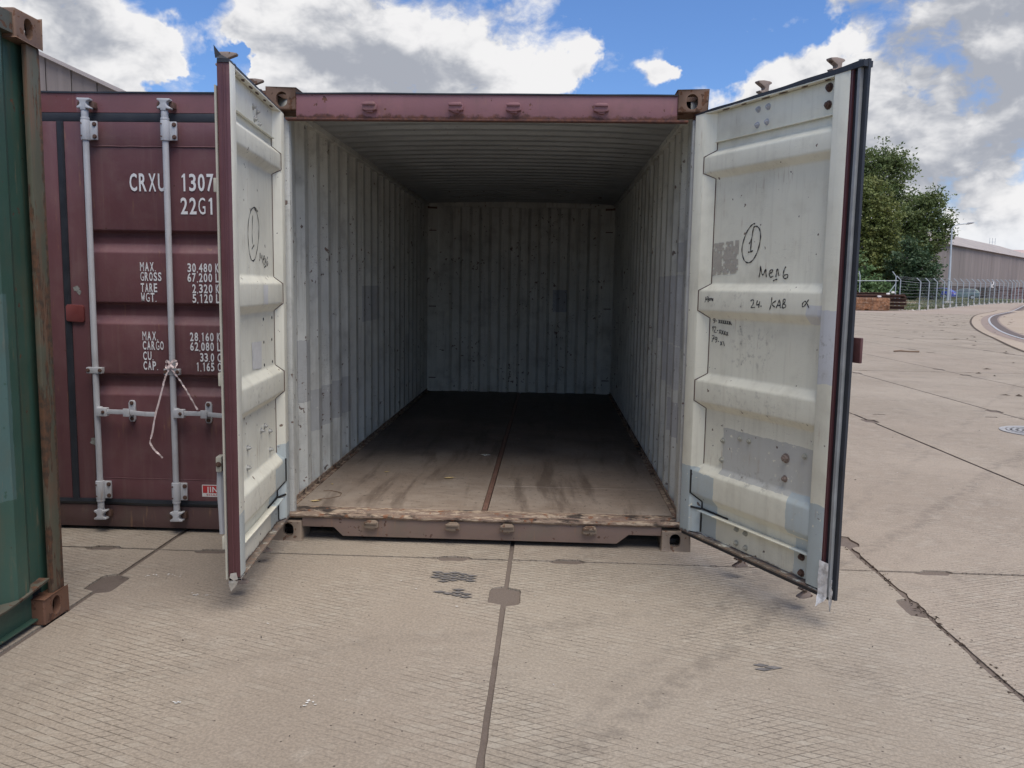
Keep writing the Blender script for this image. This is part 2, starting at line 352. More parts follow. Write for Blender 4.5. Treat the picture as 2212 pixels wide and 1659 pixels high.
# ---------------------------------------------------------------- ground materials
def concrete_slab():
    m, N, b = mat_new('patterned_concrete')
    geo = N.n('ShaderNodeNewGeometry'); P = geo.outputs['Position']
    s = N.sep(P); oi = N.n('ShaderNodeObjectInfo').outputs['Random']
    wobx = N.math('MULTIPLY_ADD', N.noise(P, 1.3, 3), .02, s[1])
    def lines(k):
        v = N.math('MULTIPLY_ADD', s[0], k, wobx)
        pp = N.math('PINGPONG', v, .0190)
        return pp
    l1, l2 = lines(.42), lines(-.42)
    wid = N.ramp(N.noise(P, 9, 4, .7), .3, .7, .0018, .0052)
    a = N.ramp(l1, 0, wid, 1, 0); d = N.ramp(l2, 0, wid, 1, 0)
    d = N.math('MULTIPLY', d, N.ramp(N.noise(P, 1.1, 3), .42, .62, .15, .9))
    ln = N.math('MAXIMUM', a, d)
    wear = N.math('MULTIPLY', N.ramp(N.noise(P, 1.0, 5, .65), .38, .58, .10, 1.0), N.ramp(N.noise(P, 30, 3), .30, .55, .15, 1.0))
    ln = N.math('MULTIPLY', ln, wear)
    c1 = N.mix(N.ramp(N.noise(P, .55, 6, .6), .3, .7), (.262, .222, .175), (.345, .298, .240))
    c1 = N.mix(N.math('MULTIPLY', oi, .35), c1, (.315, .255, .205))
    c1 = N.mix(N.ramp(N.noise(P, 2.3, 7, .65), .5, .72, 0, .34), c1, (.18, .15, .12))
    c1 = N.mix(N.ramp(N.noise(P, 4.7, 5, .6), .56, .72, 0, .40), c1, (.39, .345, .285))
    c1 = N.mix(N.ramp(N.noise(P, 85, 4, .7), .30, .72), N.mix(1, c1, (.78, .78, .78), 'MULTIPLY'), N.mix(1, c1, (1.15, 1.15, 1.15), 'MULTIPLY'))
    # cell to cell tone of the little rhombs
    u = N.math('FLOOR', N.math('DIVIDE', N.math('MULTIPLY_ADD', s[0], .42, wobx), .038)); v = N.math('FLOOR', N.math('DIVIDE', N.math('MULTIPLY_ADD', s[0], -.42, wobx), .038))
    wn = N.n('ShaderNodeTexWhiteNoise', noise_dimensions='3D'); N.put(wn.inputs['Vector'], N.comb(u, v, 0.0))
    cell = N.math('MULTIPLY', N.ramp(wn.outputs['Value'], .55, 1.0, 0, .30), wear)
    c1 = N.mix(cell, c1, (.42, .385, .32))
    c1 = N.mix(N.math('MULTIPLY', ln, .68), c1, (.080, .062, .048))
    # dark specks / pits, white drips
    sp = N.voro(P, 16); sel = N.ramp(N.voro(P, 16, out='Color'), .0, 1)
    sp2 = N.math('MULTIPLY_ADD', N.noise(P, 60, 3), .03, sp)
    c1 = N.mix(N.ramp(sp2, .062, .085, .8, 0), c1, (.06, .048, .04))
    # faint tyre scuffs
    for (nx_, ny_, d0, wd_, am) in ((.781, -.625, 1.72, .05, .30), (.83, -.557, 1.50, .035, .18), (-.35, .937, -1.20, .06, .14)):
        dd = N.math('MULTIPLY_ADD', s[0], nx_, N.math('MULTIPLY_ADD', s[1], ny_, N.math('MULTIPLY', N.noise(P, .8, 2), .35)))
        dd = N.math('ABSOLUTE', N.math('SUBTRACT', dd, d0+.175))
        mk = N.math('MULTIPLY', N.ramp(dd, wd_*.4, wd_*1.6, 1, 0), N.ramp(N.noise(P, 14, 5), .38, .6))
        c1 = N.mix(N.math('MULTIPLY', mk, am), c1, (.10, .085, .072))
    # oily blotches
    ob = N.math('MULTIPLY', N.ramp(N.noise(P, .9, 4, .6), .60, .70), N.ramp(N.noise(P, 12, 5), .4, .6, .3, 1))
    c1 = N.mix(N.math('MULTIPLY', ob, .35), c1, (.12, .105, .095))
    N.put(b.inputs['Base Color'], c1); b.inputs['Roughness'].default_value = .88
    b.inputs['Specular IOR Level'].default_value = .25
    h = N.math('MULTIPLY_ADD', ln, -1.0, N.math('MULTIPLY', N.noise(P, 70, 4), .35))
    h = N.math('MULTIPLY_ADD', N.ramp(sp2, .062, .09, 1, 0), -.8, h)
    bump(N, b, h, .0035, .8)
    return m
m_slab = concrete_slab()
def rough_ground(name, ca, cb, cd, sc_=1.0, bm_=.004):
    m, N, b = mat_new(name)
    P = N.n('ShaderNodeNewGeometry').outputs['Position']
    c = N.mix(N.ramp(N.noise(P, .7*sc_, 6), .35, .65), ca, cb)
    c = N.mix(N.ramp(N.noise(P, 8*sc_, 6, .7), .5, .75, 0, .6), c, cd)
    c = N.mix(N.ramp(N.noise(P, 120*sc_, 3), .3, .7, 0, .35), c, tuple(x*.6 for x in ca))
    N.put(b.inputs['Base Color'], c); b.inputs['Roughness'].default_value = .92
    b.inputs['Specular IOR Level'].default_value = .2
    bump(N, b, N.noise(P, 50*sc_, 6, .7), bm_)
    return m
m_jointsand = rough_ground('joint_dirt', (.140, .112, .095), (.175, .142, .120), (.09, .07, .058))
m_farconc = rough_ground('far_concrete', (.315, .26, .215), (.355, .295, .25), (.27, .215, .17), .12, .002)
m_apron = rough_ground('apron_concrete', (.36, .295, .23), (.40, .33, .265), (.29, .235, .185), .3, .002)
m_crackmat = rough_ground('crack_dirt', (.075, .058, .045), (.13, .10, .075), (.035, .028, .024), 2)

# ---------------------------------------------------------------- ground
def hgt(x, y):
    t = min(1, max(0, (y-68-0.0*x)/26.0)); t = t*t*(3-2*t)
    return .62*t
yard = MB()
nx, ny = 28, 40
X = [-400+i*(900/nx) for i in range(nx+1)]
Y = sorted(set([-300, -100, -40, 0, 30, 50, 60]+[60+2*i for i in range(1, 30)]+[130, 160, 200, 300, 500, 900]))
for y in Y:
    for x in X: yard.v.append((x, y, hgt(x, y)-.03))
k = nx+1
for j in range(len(Y)-1):
    for i in range(nx): yard.f.append([j*k+i, j*k+i+1, (j+1)*k+i+1, (j+1)*k+i]); yard.m.append(0)
tag(build('yard_ground', yard, m_farconc), kind='structure')
sx0, sx1, sy0, sy1 = -5.83, 34.17, -12.235, 59.765
sand = MB().box((sx0, sy0, -.028), (sx1, sy1, -.009))
pave = build('concrete_pavement', sand, m_jointsand); tag(pave, kind='structure')
def slab_mesh(seed, rag=.002, gx=(.013, .013), gy=(.008, .008), step=.025, ragR=None, ragL=None, nd=.066):
    r = random.Random(seed); W, L = 2.0, 6.0
    def side(p, q, rg, notches, inward):
        pts = []; p = Vector(p); q = Vector(q); n = max(4, int((q-p).length/step)); d = q-p; ln = d.length
        for i in range(n):
            t = i/n; s_ = t*ln
            off = mnoise.noise(Vector((s_*2.2, seed*7.3+p.x, p.y)))*rg*1.3+mnoise.noise(Vector((s_*11, seed*3.1, p.y+p.x)))*rg
            for a, b_, dp in notches:
                if a < s_ < b_: off += dp*(1-.22*abs((s_-(a+b_)/2)/((b_-a)/2))**6)+abs(mnoise.noise(Vector((s_*40, seed, 1))))*.006
            pts.append((p+d*t+Vector(inward)*max(off, 0)))
        return pts
    nl = [(.44, .66, nd), (5.34, 5.56, .066)]; ns = [(.23, .40, .030), (1.60, 1.77, .030)]
    x0, x1, y0, y1 = gx[0], W-gx[1], gy[0], L-gy[1]
    pts = side((x0, y0), (x1, y0), rag, ns, (0, 1))+side((x1, y0), (x1, y1), ragR or rag, nl, (-1, 0))
    pts += side((x1, y1), (x0, y1), rag, ns, (0, -1))+side((x0, y1), (x0, y0), ragL or rag, nl, (1, 0))
    mb = MB(); mb.prism([(p.x, p.y) for p in pts], -.025, 0, 'z')
    me_o = build('concrete_slab', mb, m_slab, smooth=False)
    return me_o
far_o = slab_mesh(3, .0, step=.105)
protos = {}
cnt = 0
for i in range(20):
    for j in range(12):
        x, y = -5.81+2*i, -12.235+6*j
        near = -7 < y < 7 and -5.9 < x < 9
        if near:
            rr = .018 if abs(x-.19) < .1 and y < -1 else (.020 if abs(x-2.19) < .1 and y < -1 else .002)
            kw = {}
            if abs(x-.19) < .1 and y < 0: kw = dict(ragR=.009, gx=(.012, .010))
            if abs(x-2.19) < .1 and y < 0: kw = dict(ragL=.022, gx=(.016, .012), nd=.018)
            if abs(x+1.81) < .1 and y < 0: kw = dict(gx=(.011, .011))
            o = slab_mesh(17+i*13+j, .0035, **kw)
        else:
            o = far_o.copy(); col.objects.link(o)
        o.parent = pave; o.location = (x, y, (rnd.random()-.5)*.003); cnt += 1
        o.rotation_euler = ((rnd.random()-.5)*.0008, (rnd.random()-.5)*.0015, 0)
bpy.data.objects.remove(far_o)
# broken edge along the joint at x = 2.19: loose rubble and grit
rub = MB()
for k_ in range(420):
    y = -6.1+rnd.random()*6.3; x = 2.19+rnd.gauss(0, .022)
    r_ = .003+rnd.random()*.009
    o_ = [(x+r_*(rnd.random()-.5)*2.4, y+r_*(rnd.random()-.5)*2.4, -.008+r_*rnd.random()*1.2) for _ in range(4)]
    rub.add(o_+[(x, y, -.004+r_*.9)], [(0, 1, 4), (1, 2, 4), (2, 3, 4), (3, 0, 4)])
tag(build('joint_rubble', rub, m_crackmat, smooth=False), kind='stuff')
grit = MB()
for k_ in range(900):
    x, y = -3+rnd.random()*9, -3.5+rnd.random()*9
    r_ = .0015+rnd.random()**3*.007
    c_ = Vector((x, y, r_*.5))
    p_ = [c_+Vector((rnd.uniform(-1, 1), rnd.uniform(-1, 1), rnd.uniform(-.6, .6)))*r_ for _ in range(4)]
    grit.add(p_, [(0, 1, 2), (0, 2, 3), (0, 3, 1), (1, 3, 2)], 0 if rnd.random() < .75 else 1)
tag(build('grit', grit, [simple('dark_grit', (.06, .05, .042), .8), simple('pale_grit', (.62, .60, .56), .8)], smooth=False), kind='stuff')
# thin dried marks on the slabs: white paint drips and dark oil marks
def splat(name, pts, mat, z=.0045):
    pass
m_drip = simple('white_paint_drip', (.66, .65, .62), .7)
m_oil = simple('dark_stain', (.135, .125, .12), .8, 0, .35, 30)
def marks(name, spots, mat, label, cat, rng):
    mb = MB()
    for x, y, rx, ry, n in spots:
        for _ in range(n):
            cx, cy = x+rng.gauss(0, rx), y+rng.gauss(0, ry)
            a, b_ = rng.uniform(.002, .010), rng.uniform(.0015, .0042); th = rng.uniform(-.4, .4)
            k = 7; vs = []
            for q in range(k):
                t = 2*math.pi*q/k; rr = rng.uniform(.7, 1.2)
                vs.append((cx+rr*a*math.cos(t)*math.cos(th)-rr*b_*math.sin(t)*math.sin(th), cy+rr*a*math.cos(t)*math.sin(th)+rr*b_*math.sin(t)*math.cos(th), .0035))
            mb.add(vs, [tuple(range(k))])
    o = build(name, mb, mat, smooth=False); tag(o, kind='stuff'); return o
mr = random.Random(5)
marks('white_drip_marks', [(-1.60, -.65, .05, .010, 12), (-1.28, -.92, .03, .01, 4), (-.46, -1.90, .010, .022, 9), (-.93, -1.93, .014, .010, 7), (-.3, -1.0, .5, .3, 6)], m_drip, '', '', mr)
# rhomb-shaped dark stain cells left of the middle joint
st = MB()
def rhomb(x, y, s=1.0):
    a, b_ = .041*s, .0172*s; st.add([(x-a, y, .0035), (x, y-b_, .0035), (x+a, y, .0035), (x, y+b_, .0035)], [(0, 1, 2, 3)])
for cx, cy, n, spx, spy in [(-.09, -.53, 34, .042, .034), (-.05, -.78, 9, .035, .016), (1.27, -1.48, 2, .02, .01)]:
    seen = set()
    for _ in range(n*2):
        x = cx+mr.gauss(0, spx); y = cy+mr.gauss(0, spy)
        u_ = round((y+.42*x)/.038-.5); v_ = round((y-.42*x)/.038-.5)
        if (u_, v_) in seen: continue
        seen.add((u_, v_))
        s_, d_ = (u_+.5)*.038, (v_+.5)*.038
        rhomb((s_-d_)/.84, (s_+d_)/2, mr.uniform(.80, .93))
tag(build('oil_stain', st, m_oil, smooth=False), kind='stuff')

# ---------------------------------------------------------------- container pieces
def slot_plate(mb, O, ux, uy, un, w, h, sw, sh, cx, cy, t, mi=0, mi_in=1):
    """plate w x h with a stadium slot; un = outward normal; t = wall thickness"""
    O, ux, uy, un = map(Vector, (O, ux, uy, un))
    outer = [(0, 0), (w, 0), (w, h), (0, h)]; r = sw/2; L = sh/2-r; hole = []
    for q in range(9):
        a = math.pi*q/8; hole.append((cx+r*math.cos(a), cy+L+r*math.sin(a)))
    for q in range(9):
        a = math.pi+math.pi*q/8; hole.append((cx+r*math.cos(a), cy-L+r*math.sin(a)))
    tri = tessellate_polygon([[Vector((*p, 0)) for p in outer], [Vector((*p, 0)) for p in hole]])
    allp = outer+hole
    mb.add([O+ux*p[0]+uy*p[1] for p in allp], [tuple(t_) for t_ in tri], mi)
    n = len(hole); v1 = [O+ux*p[0]+uy*p[1] for p in hole]; v2 = [p-un*t for p in v1]
    mb.add(v1+v2, [(i, (i+1) % n, n+(i+1) % n, n+i) for i in range(n)], mi)
def casting_mesh(name, sx, sy, top, mats, W=.162, D=.178, H=.118, end_slot=True):
    """corner casting: corner point at origin; body extends sx*W in x, sy*D in y and upward (bottom) / downward (top)"""
    mb = MB(); sz = -1 if top else 1
    def P(x, y, z): return Vector((sx*x, sy*y, sz*z))
    def V(x, y, z): return Vector((sx*x, sy*y, sz*z))
    slot_plate(mb, P(0, 0, 0), V(1, 0, 0), V(0, 0, 1), V(0, -1, 0), W, H, .063, .082, .085, .062, .03)
    slot_plate(mb, P(0, 0, 0), V(0, 1, 0), V(0, 0, 1), V(-1, 0, 0), D, H, .058, .085, .089, .062, .03)
    slot_plate(mb, P(0, 0, 0), V(1, 0, 0), V(0, 1, 0), V(0, 0, -1), W, D, .063, .12, .08, .09, .03)
    for q in ([P(W, 0, 0), P(W, D, 0), P(W, D, H), P(W, 0, H)], [P(0, D, 0), P(W, D, 0), P(W, D, H), P(0, D, H)], [P(0, 0, H), P(W, 0, H), P(W, D, H), P(0, D, H)]):
        mb.add(q, [(0, 1, 2, 3)], 0)
    # inner cavity walls (dark)
    a = .028
    c_ = [P(a, a, a), P(W-.008, a, a), P(W-.008, D-.008, a), P(a, D-.008, a), P(a, a, H-.008), P(W-.008, a, H-.008), P(W-.008, D-.008, H-.008), P(a, D-.008, H-.008)]
    mb.add(c_, [(1, 2, 6, 5), (2, 3, 7, 6), (4, 5, 6, 7)], 1)
    return mb
def fix_casting(o, bev=.006):
    bm = bmesh.new(); bm.from_mesh(o.data)
    bmesh.ops.remove_doubles(bm, verts=bm.verts, dist=.0005)
    bm.normal_update()
    es = []
    for e in bm.edges:
        if len(e.link_faces) == 2 and e.calc_face_angle(0) > R(60):
            v = [abs(c) for c in (e.verts[0].co-e.verts[1].co)]
            if sorted(v)[2] > .1: es.append(e)
    bmesh.ops.bevel(bm, geom=es, offset=bev, segments=3, profile=.5, affect='EDGES', clamp_overlap=True)
    bmesh.ops.recalc_face_normals(bm, faces=bm.faces)
    bm.to_mesh(o.data); bm.free(); smooth_by_angle(o.data, 40)
def castings(root, x0, x1, y0, y1, ztop, mb_mats, mt_mats):
    for sx, x in ((1, x0), (-1, x1)):
        for sy, y in ((1, y0), (-1, y1)):
            for top, z, mm in ((0, 0.002, mb_mats), (1, ztop, mt_mats)):
                mb = casting_mesh('corner_casting', sx, sy, top, None)
                o = build('corner_casting', mb, [mm, m_dark], root, smooth=False, recalc=False)
                fix_casting(o); o.location = Vector((x, y, z))-root.location
def corr(length, pitch, face1, slope, depth, start=0.0):
    """trapezoid wave as a list of (s, d)"""
    face2 = pitch-face1-2*slope; pts = [(0, 0)]; s = start
    if start: pts.append((start, 0))
    while s+pitch < length-1e-6:
        pts += [(s+face1, 0), (s+face1+slope, depth), (s+face1+slope+face2, depth), (s+pitch, 0)]; s += pitch
    pts.append((length, 0)); return pts
def sheet(mb, prof, a, b, place, t=.003, mi=(0, 1), closed_ends=True):
    """prof (s,d) extruded between heights a..b; place(s,d,h)->xyz; second skin offset by t in d"""
    n = len(prof)
    vs = [place(s, d, a) for s, d in prof]+[place(s, d, b) for s, d in prof]
    mb.add(vs, [(i, i+1, n+i+1, n+i) for i in range(n-1)], mi[0])
    vs = [place(s, d+t, a) for s, d in prof]+[place(s, d+t, b) for s, d in prof]
    mb.add(vs, [(i, i+1, n+i+1, n+i) for i in range(n-1)], mi[1])

# ---------------------------------------------------------------- open container
oc = empty('shipping_container', (0, 0, 0), 'empty maroon shipping container standing with both doors swung wide open', 'shipping container', 'shipping containers in the yard')
castings(oc, -1.219, 1.219, 0, 6.058, 2.591, m_castdirty, m_castrust)
# sill with fork pockets at both ends
sp = [(-1.057, .158), (-1.057, .082), (-.868, .082), (-.815, .030), (.80, .030), (.868, .085), (1.057, .085), (1.057, .158)]
build('sill', MB().prism(sp, .022, .085, 'y'), m_sill, oc, bevel=.004)
build('sill_backplate', MB().prism([(-1.057, .150), (-1.057, .10), (1.057, .10), (1.057, .150)], .09, .17, 'y'), m_dark, oc)
def rusty_lip():
    m, N, b = mat_new('worn_rusty_lip')
    co = N.n('ShaderNodeTexCoord').outputs['Object']
    f = N.noise(N.mul(co, (.6, 2, 2)), 9, 8, .7); g = N.noise(N.mul(co, (.7, 1.5, 3)), 16, 6, .7)
    c = N.mix(N.ramp(f, .35, .6), (.15, .095, .07), (.24, .175, .13)); c = N.mix(N.ramp(g, .5, .56, 0, .9), c, (.42, .33, .24))
    c = N.mix(N.ramp(N.noise(N.mul(co, (.8, 1, 3)), 5, 7, .7), .52, .60, 0, .9), c, (.022, .015, .013))
    c = N.mix(N.ramp(N.noise(co, 22, 5), .58, .66, 0, .8), c, (.20, .075, .03))
    N.put(b.inputs['Base Color'], c); b.inputs['Roughness'].default_value = .8; bump(N, b, g, .004); return m
m_lip = rusty_lip()
lip = MB(); k = 60
rows = [(.012, .139), (.004, .150), (.006, .160), (.020, .166), (.050, .163), (.056, .152), (.090, .152), (.100, .166), (.172, .166)]
for i in range(k+1):
    x = -1.150+2.312*i/k
    for y, z in rows:
        wz = (mnoise.noise(Vector((x*3, y*9, 1)))*.004+mnoise.noise(Vector((x*14, y*20, 4)))*.0025)*(1 if y < .15 else 0)
        lip.v.append((x, y+wz, z+wz))
nr = len(rows)
for i in range(k):
    for j in range(nr-1): lip.f.append([i*nr+j, (i+1)*nr+j, (i+1)*nr+j+1, i*nr+j+1]); lip.m.append(0)
build('threshold_plate', lip, m_lip, oc)
# header
hd = MB().box((-1.057, .010, 2.432), (1.057, .075, 2.560))
build('header', hd, m_header, oc, bevel=.004)
build('header_lip', MB().box((-1.118, .004, 2.420), (1.118, .052, 2.4315)), m_header, oc, bevel=.003)
gt = MB(); k = 50; pv = []
for i in range(k+1):
    x = -1.055+2.11*i/k; dz_ = mnoise.noise(Vector((x*2.5, 3, 0)))*.003
    gt.v += [(x, .002, 2.560+dz_), (x, .002, 2.567+dz_), (x, .11, 2.571+dz_), (x, .11, 2.562+dz_)]
for i in range(k):
    for j in range(4): gt.f.append([i*4+j, i*4+(j+1) % 4, (i+1)*4+(j+1) % 4, (i+1)*4+j]); gt.m.append(0)
build('rain_gutter', gt, m_rubber, oc)
# keepers (cam lugs) on header and sill
def keeper(x, z, mat, flip, root, yf):
    mb = MB(); s = flip
    mb.prism([(x-.042, z-.018), (x-.036, z+.012), (x-.022, z+.024), (x+.026, z+.024), (x+.040, z+.010), (x+.042, z-.018), (x+.012, z-.024), (x-.018, z-.024)], yf-.030, yf+.002, 'y')
    mb.prism([(x-.020, z-.030), (x-.020, z-.008), (x+.022, z-.008), (x+.018, z-.034)], yf-.022, yf+.001, 'y')
    mb.box((x-.040, yf-.040, z+.004), (x+.036, yf-.026, z+.018))
    o = build('cam_keeper', mb, mat, root, bevel=.004, loc=None); return o
for x in (-.64, -.16, .16, .64):
    keeper(x, 2.492, m_castrust if False else m_header, 1, oc, .010); keeper(x, .112, m_castdirty, 1, oc, .022)
# corner posts, rails, walls
for s in (-1, 1):
    mb = MB().box((s*1.166, .020, .120), (s*1.213, .160, 2.473))
    build('corner_post', mb, m_maroon, oc, bevel=.003)
    mb = MB().box((s*1.112, .050, .150), (s*1.1655, .100, 2.440)) if s < 0 else MB().box((s*1.150, .050, .150), (s*1.1655, .100, 2.440))
    build('door_stop', mb, m_inner, oc, bevel=.003)
    build('corner_post', MB().box((s*1.10, 5.90, .120), (s*1.213, 6.05, 2.473)), m_maroon, oc, bevel=.003)
    build('bottom_side_rail', MB().box((s*1.176, .178, .030), (s*1.213, 5.88, .172)), m_maroon, oc)
    build('top_side_rail', MB().box((s*1.150, .150, 2.500), (s*1.214, 5.90, 2.572)), m_inner, oc, bevel=.006)
    mb = MB(); pr = corr(5.74, .278, .074, .062, .038, .11)
    nz_ = 7
    sheet(mb, pr, .168, 2.502, (lambda s_: lambda q, d, h: (s_*(1.172+d), .160+q, h))(s), .003)
    build('side_wall', mb, [m_inner, m_maroon], oc, recalc=False, smooth=False)
    build('base_angle', MB().box((s*1.140, .17, .165), (s*1.171, 5.88, .172)).box((s*1.165, .17, .172), (s*1.171, 5.88, .20)), m_lip, oc)
mb = MB(); pr = corr(5.86, .209, .075, .022, .026, .06); n = len(pr); nxr = 12
for (off, mi) in ((0, 0), (.003, 1)):
    base = len(mb.v)
    for i in range(nxr+1):
        x = -1.150+2.30*i/nxr; cz = .022*(1-(x/1.15)**2)
        for q, d in pr: mb.v.append((x, .10+q+(.06 if q == 0 else 0), 2.536+d*min(1, (1.15-abs(x))/.12+.05)+cz+off))
    for i in range(nxr):
        for j in range(n-1): mb.f.append([base+i*n+j, base+i*n+j+1, base+(i+1)*n+j+1, base+(i+1)*n+j]); mb.m.append(mi)
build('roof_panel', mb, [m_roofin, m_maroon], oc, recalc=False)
mb = MB(); pr = corr(2.08, .2475, .088, .036, .040, .055)
sheet(mb, pr, .125, 2.575, lambda q, d, h: (-1.04+q, 5.905+d, h), .003)
build('end_wall', mb, [m_inner, m_maroon], oc, recalc=False, smooth=False)
for s in (-1, 1):
    build('end_wall_plate', MB().box((s*1.038, 5.885, .150), (s*1.172, 5.899, 2.57)), m_inner, oc)
    for z in (.34, 1.25, 2.2): build('lashing_bar', MB().cyl((s*1.06, 5.875, z), (s*1.15, 5.875, z), .006, 6), m_rustybolt, oc)
build('end_header', MB().box((-1.149, 5.860, 2.492), (1.149, 5.903, 2.588)), m_inner, oc, bevel=.004)
build('end_sill', MB().box((-1.213, 5.95, .12), (1.213, 6.05, .16)), m_maroon, oc); build('end_top_rail', MB().box((-1.213, 5.96, 2.50), (1.213, 6.05, 2.58)), m_maroon, oc)
# lashing rings at the wall foot
for s, y in ((-1, 1.55), (1, 1.84), (-1, .75), (1, 3.2), (-1, 3.1)):
    mb = MB(); c_ = Vector((s*1.148, y, .19))
    pts = [c_+Vector((0, .028*math.cos(a), .020*math.sin(a))) for a in [2*math.pi*i/12 for i in range(13)]]
    mb.tube(pts, .005, 6, caps=False); mb.box((s*1.145, y-.012, .172), (s*1.168, y+.012, .190))
    build('lashing_ring', mb, m_castdirty, oc)
# plywood floor
def plywood():
    m, N, b = mat_new('worn_plywood')
    co = N.n('ShaderNodeTexCoord').outputs['Object']; s = N.sep(co)
    f = N.noise(N.mul(co, (1, 5, 1)), 6, 8, .65)
    c = N.mix(N.ramp(f, .3, .7), (.225, .172, .132), (.31, .248, .195))
    c = N.mix(N.ramp(N.noise(co, 1.6, 6), .4, .7, 0, .5), c, (.38, .325, .27))
    tr = N.noise(N.vmath('ADD', N.mul(co, (1, .10, 1)), N.mul(N.noise(co, .7, 2, out='Color'), (.25, 0, 0))), 6.5, 5, .6)
    c = N.mix(N.ramp(tr, .50, .66, 0, .60), c, (.085, .058, .042))
    # darker towards the far half and in patches
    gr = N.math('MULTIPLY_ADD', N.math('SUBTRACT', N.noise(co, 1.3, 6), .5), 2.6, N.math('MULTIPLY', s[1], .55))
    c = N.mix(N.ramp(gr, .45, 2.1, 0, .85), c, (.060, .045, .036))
    c = N.mix(N.ramp(N.noise(co, 30, 5, .7), .58, .66, 0, .6), c, (.04, .03, .025))
    c = N.mix(N.ramp(N.noise(N.mul(co, (8, 1, 1)), 9, 3), .62, .70, 0, .25), c, (.40, .34, .28))
    N.put(b.inputs['Base Color'], c); N.put(b.inputs['Roughness'], N.ramp(f, .3, .7, .5, .72))
    bump(N, b, N.noise(N.mul(co, (1, 8, 1)), 30, 4), .0012); return m
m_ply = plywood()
m_strip = simple('rusty_floor_strip', (.17, .095, .07), .6, 0, .35, 20)
fy = {-1: [.176, 2.458, 4.86, 5.96], 1: [.176, .815, 2.578, 4.98, 5.96]}
for s in (-1, 1):
    for a, b_ in zip(fy[s], fy[s][1:]):
        x0, x1 = (-1.168, -.006) if s < 0 else (.032, 1.168)
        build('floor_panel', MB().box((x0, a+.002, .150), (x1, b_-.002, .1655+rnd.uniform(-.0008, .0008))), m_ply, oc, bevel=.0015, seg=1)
build('floor_strip', MB().box((-.002, .176, .150), (.027, 5.90, .1672)), m_strip, oc)
for k_ in range(22):
    build('screw', MB().cyl((.013, .25+.26*k_, .1675), (.013, .25+.26*k_, .1685), .005, 8), m_rustybolt, oc)
build('underfloor', MB().box((-1.17, .20, .12), (1.17, 5.96, .149)), m_dark, oc)
for k_ in range(12): build('cross_member', MB().box((-1.17, .5+.45*k_, .035), (1.17, .55+.45*k_, .119)), m_dark, oc)

# ---- doors of the open container
RS_circ = [[(0.443,1.844),(0.426,1.842),(0.403,1.828),(0.38,1.802),(0.362,1.766),(0.351,1.727),(0.358,1.69),(0.377,1.661),(0.402,1.651),(0.426,1.656),(0.452,1.678),(0.473,1.714),(0.485,1.754),(0.486,1.79),(0.475,1.817),(0.458,1.829),(0.441,1.83),(0.43,1.823)],[(0.431,1.822),(0.422,1.77),(0.417,1.709)],[(0.422,1.77),(0.412,1.754),(0.403,1.746)],[(0.399,1.705),(0.415,1.705),(0.436,1.711)]]
RS_word = [[(0.49,1.578),(0.496,1.605),(0.498,1.634),(0.504,1.609),(0.517,1.589),(0.528,1.604),(0.537,1.618),(0.54,1.6),(0.544,1.578)],[(0.568,1.597),(0.587,1.605),(0.581,1.615),(0.567,1.608),(0.563,1.593),(0.573,1.578),(0.594,1.584)],[(0.611,1.578),(0.614,1.599),(0.617,1.617),(0.624,1.612),(0.627,1.595),(0.631,1.584)],[(0.593,1.56),(0.606,1.565),(0.622,1.568)],[(0.677,1.628),(0.667,1.616),(0.661,1.594),(0.664,1.577),(0.675,1.571),(0.689,1.576),(0.693,1.586),(0.683,1.591),(0.668,1.586)]]
RS_tally = [[(0.158,1.356),(0.147,1.359),(0.143,1.35),(0.156,1.348),(0.16,1.358),(0.159,1.344),(0.146,1.334)],[(0.167,1.347),(0.174,1.347)],[(0.138,1.306),(0.147,1.319),(0.144,1.29)],[(0.153,1.311),(0.163,1.317),(0.168,1.307),(0.155,1.285),(0.176,1.286)],[(0.18,1.298),(0.19,1.296)],[(0.139,1.266),(0.159,1.266),(0.148,1.249),(0.141,1.233)],[(0.142,1.25),(0.158,1.25)],[(0.181,1.259),(0.169,1.261),(0.166,1.25),(0.178,1.249),(0.183,1.259),(0.18,1.239),(0.169,1.231)],[(0.19,1.241),(0.2,1.239)],[(0.236,1.243),(0.247,1.218)],[(0.189,1.355),(0.201,1.337)],[(0.2,1.355),(0.191,1.336)],[(0.206,1.354),(0.218,1.336)],[(0.217,1.355),(0.208,1.336)],[(0.223,1.353),(0.235,1.335)],[(0.234,1.354),(0.225,1.335)],[(0.24,1.353),(0.252,1.335)],[(0.251,1.353),(0.241,1.334)],[(0.257,1.352),(0.268,1.334)],[(0.267,1.352),(0.258,1.334)],[(0.273,1.351),(0.285,1.333)],[(0.284,1.352),(0.275,1.333)],[(0.281,1.349),(0.298,1.331)],[(0.198,1.302),(0.213,1.282)],[(0.211,1.303),(0.198,1.281)],[(0.218,1.3),(0.233,1.279)],[(0.232,1.3),(0.218,1.278)],[(0.238,1.297),(0.253,1.276)],[(0.251,1.298),(0.238,1.275)],[(0.258,1.294),(0.273,1.274)],[(0.271,1.295),(0.258,1.273)],[(0.211,1.24),(0.228,1.221)],[(0.228,1.242),(0.211,1.219)]]
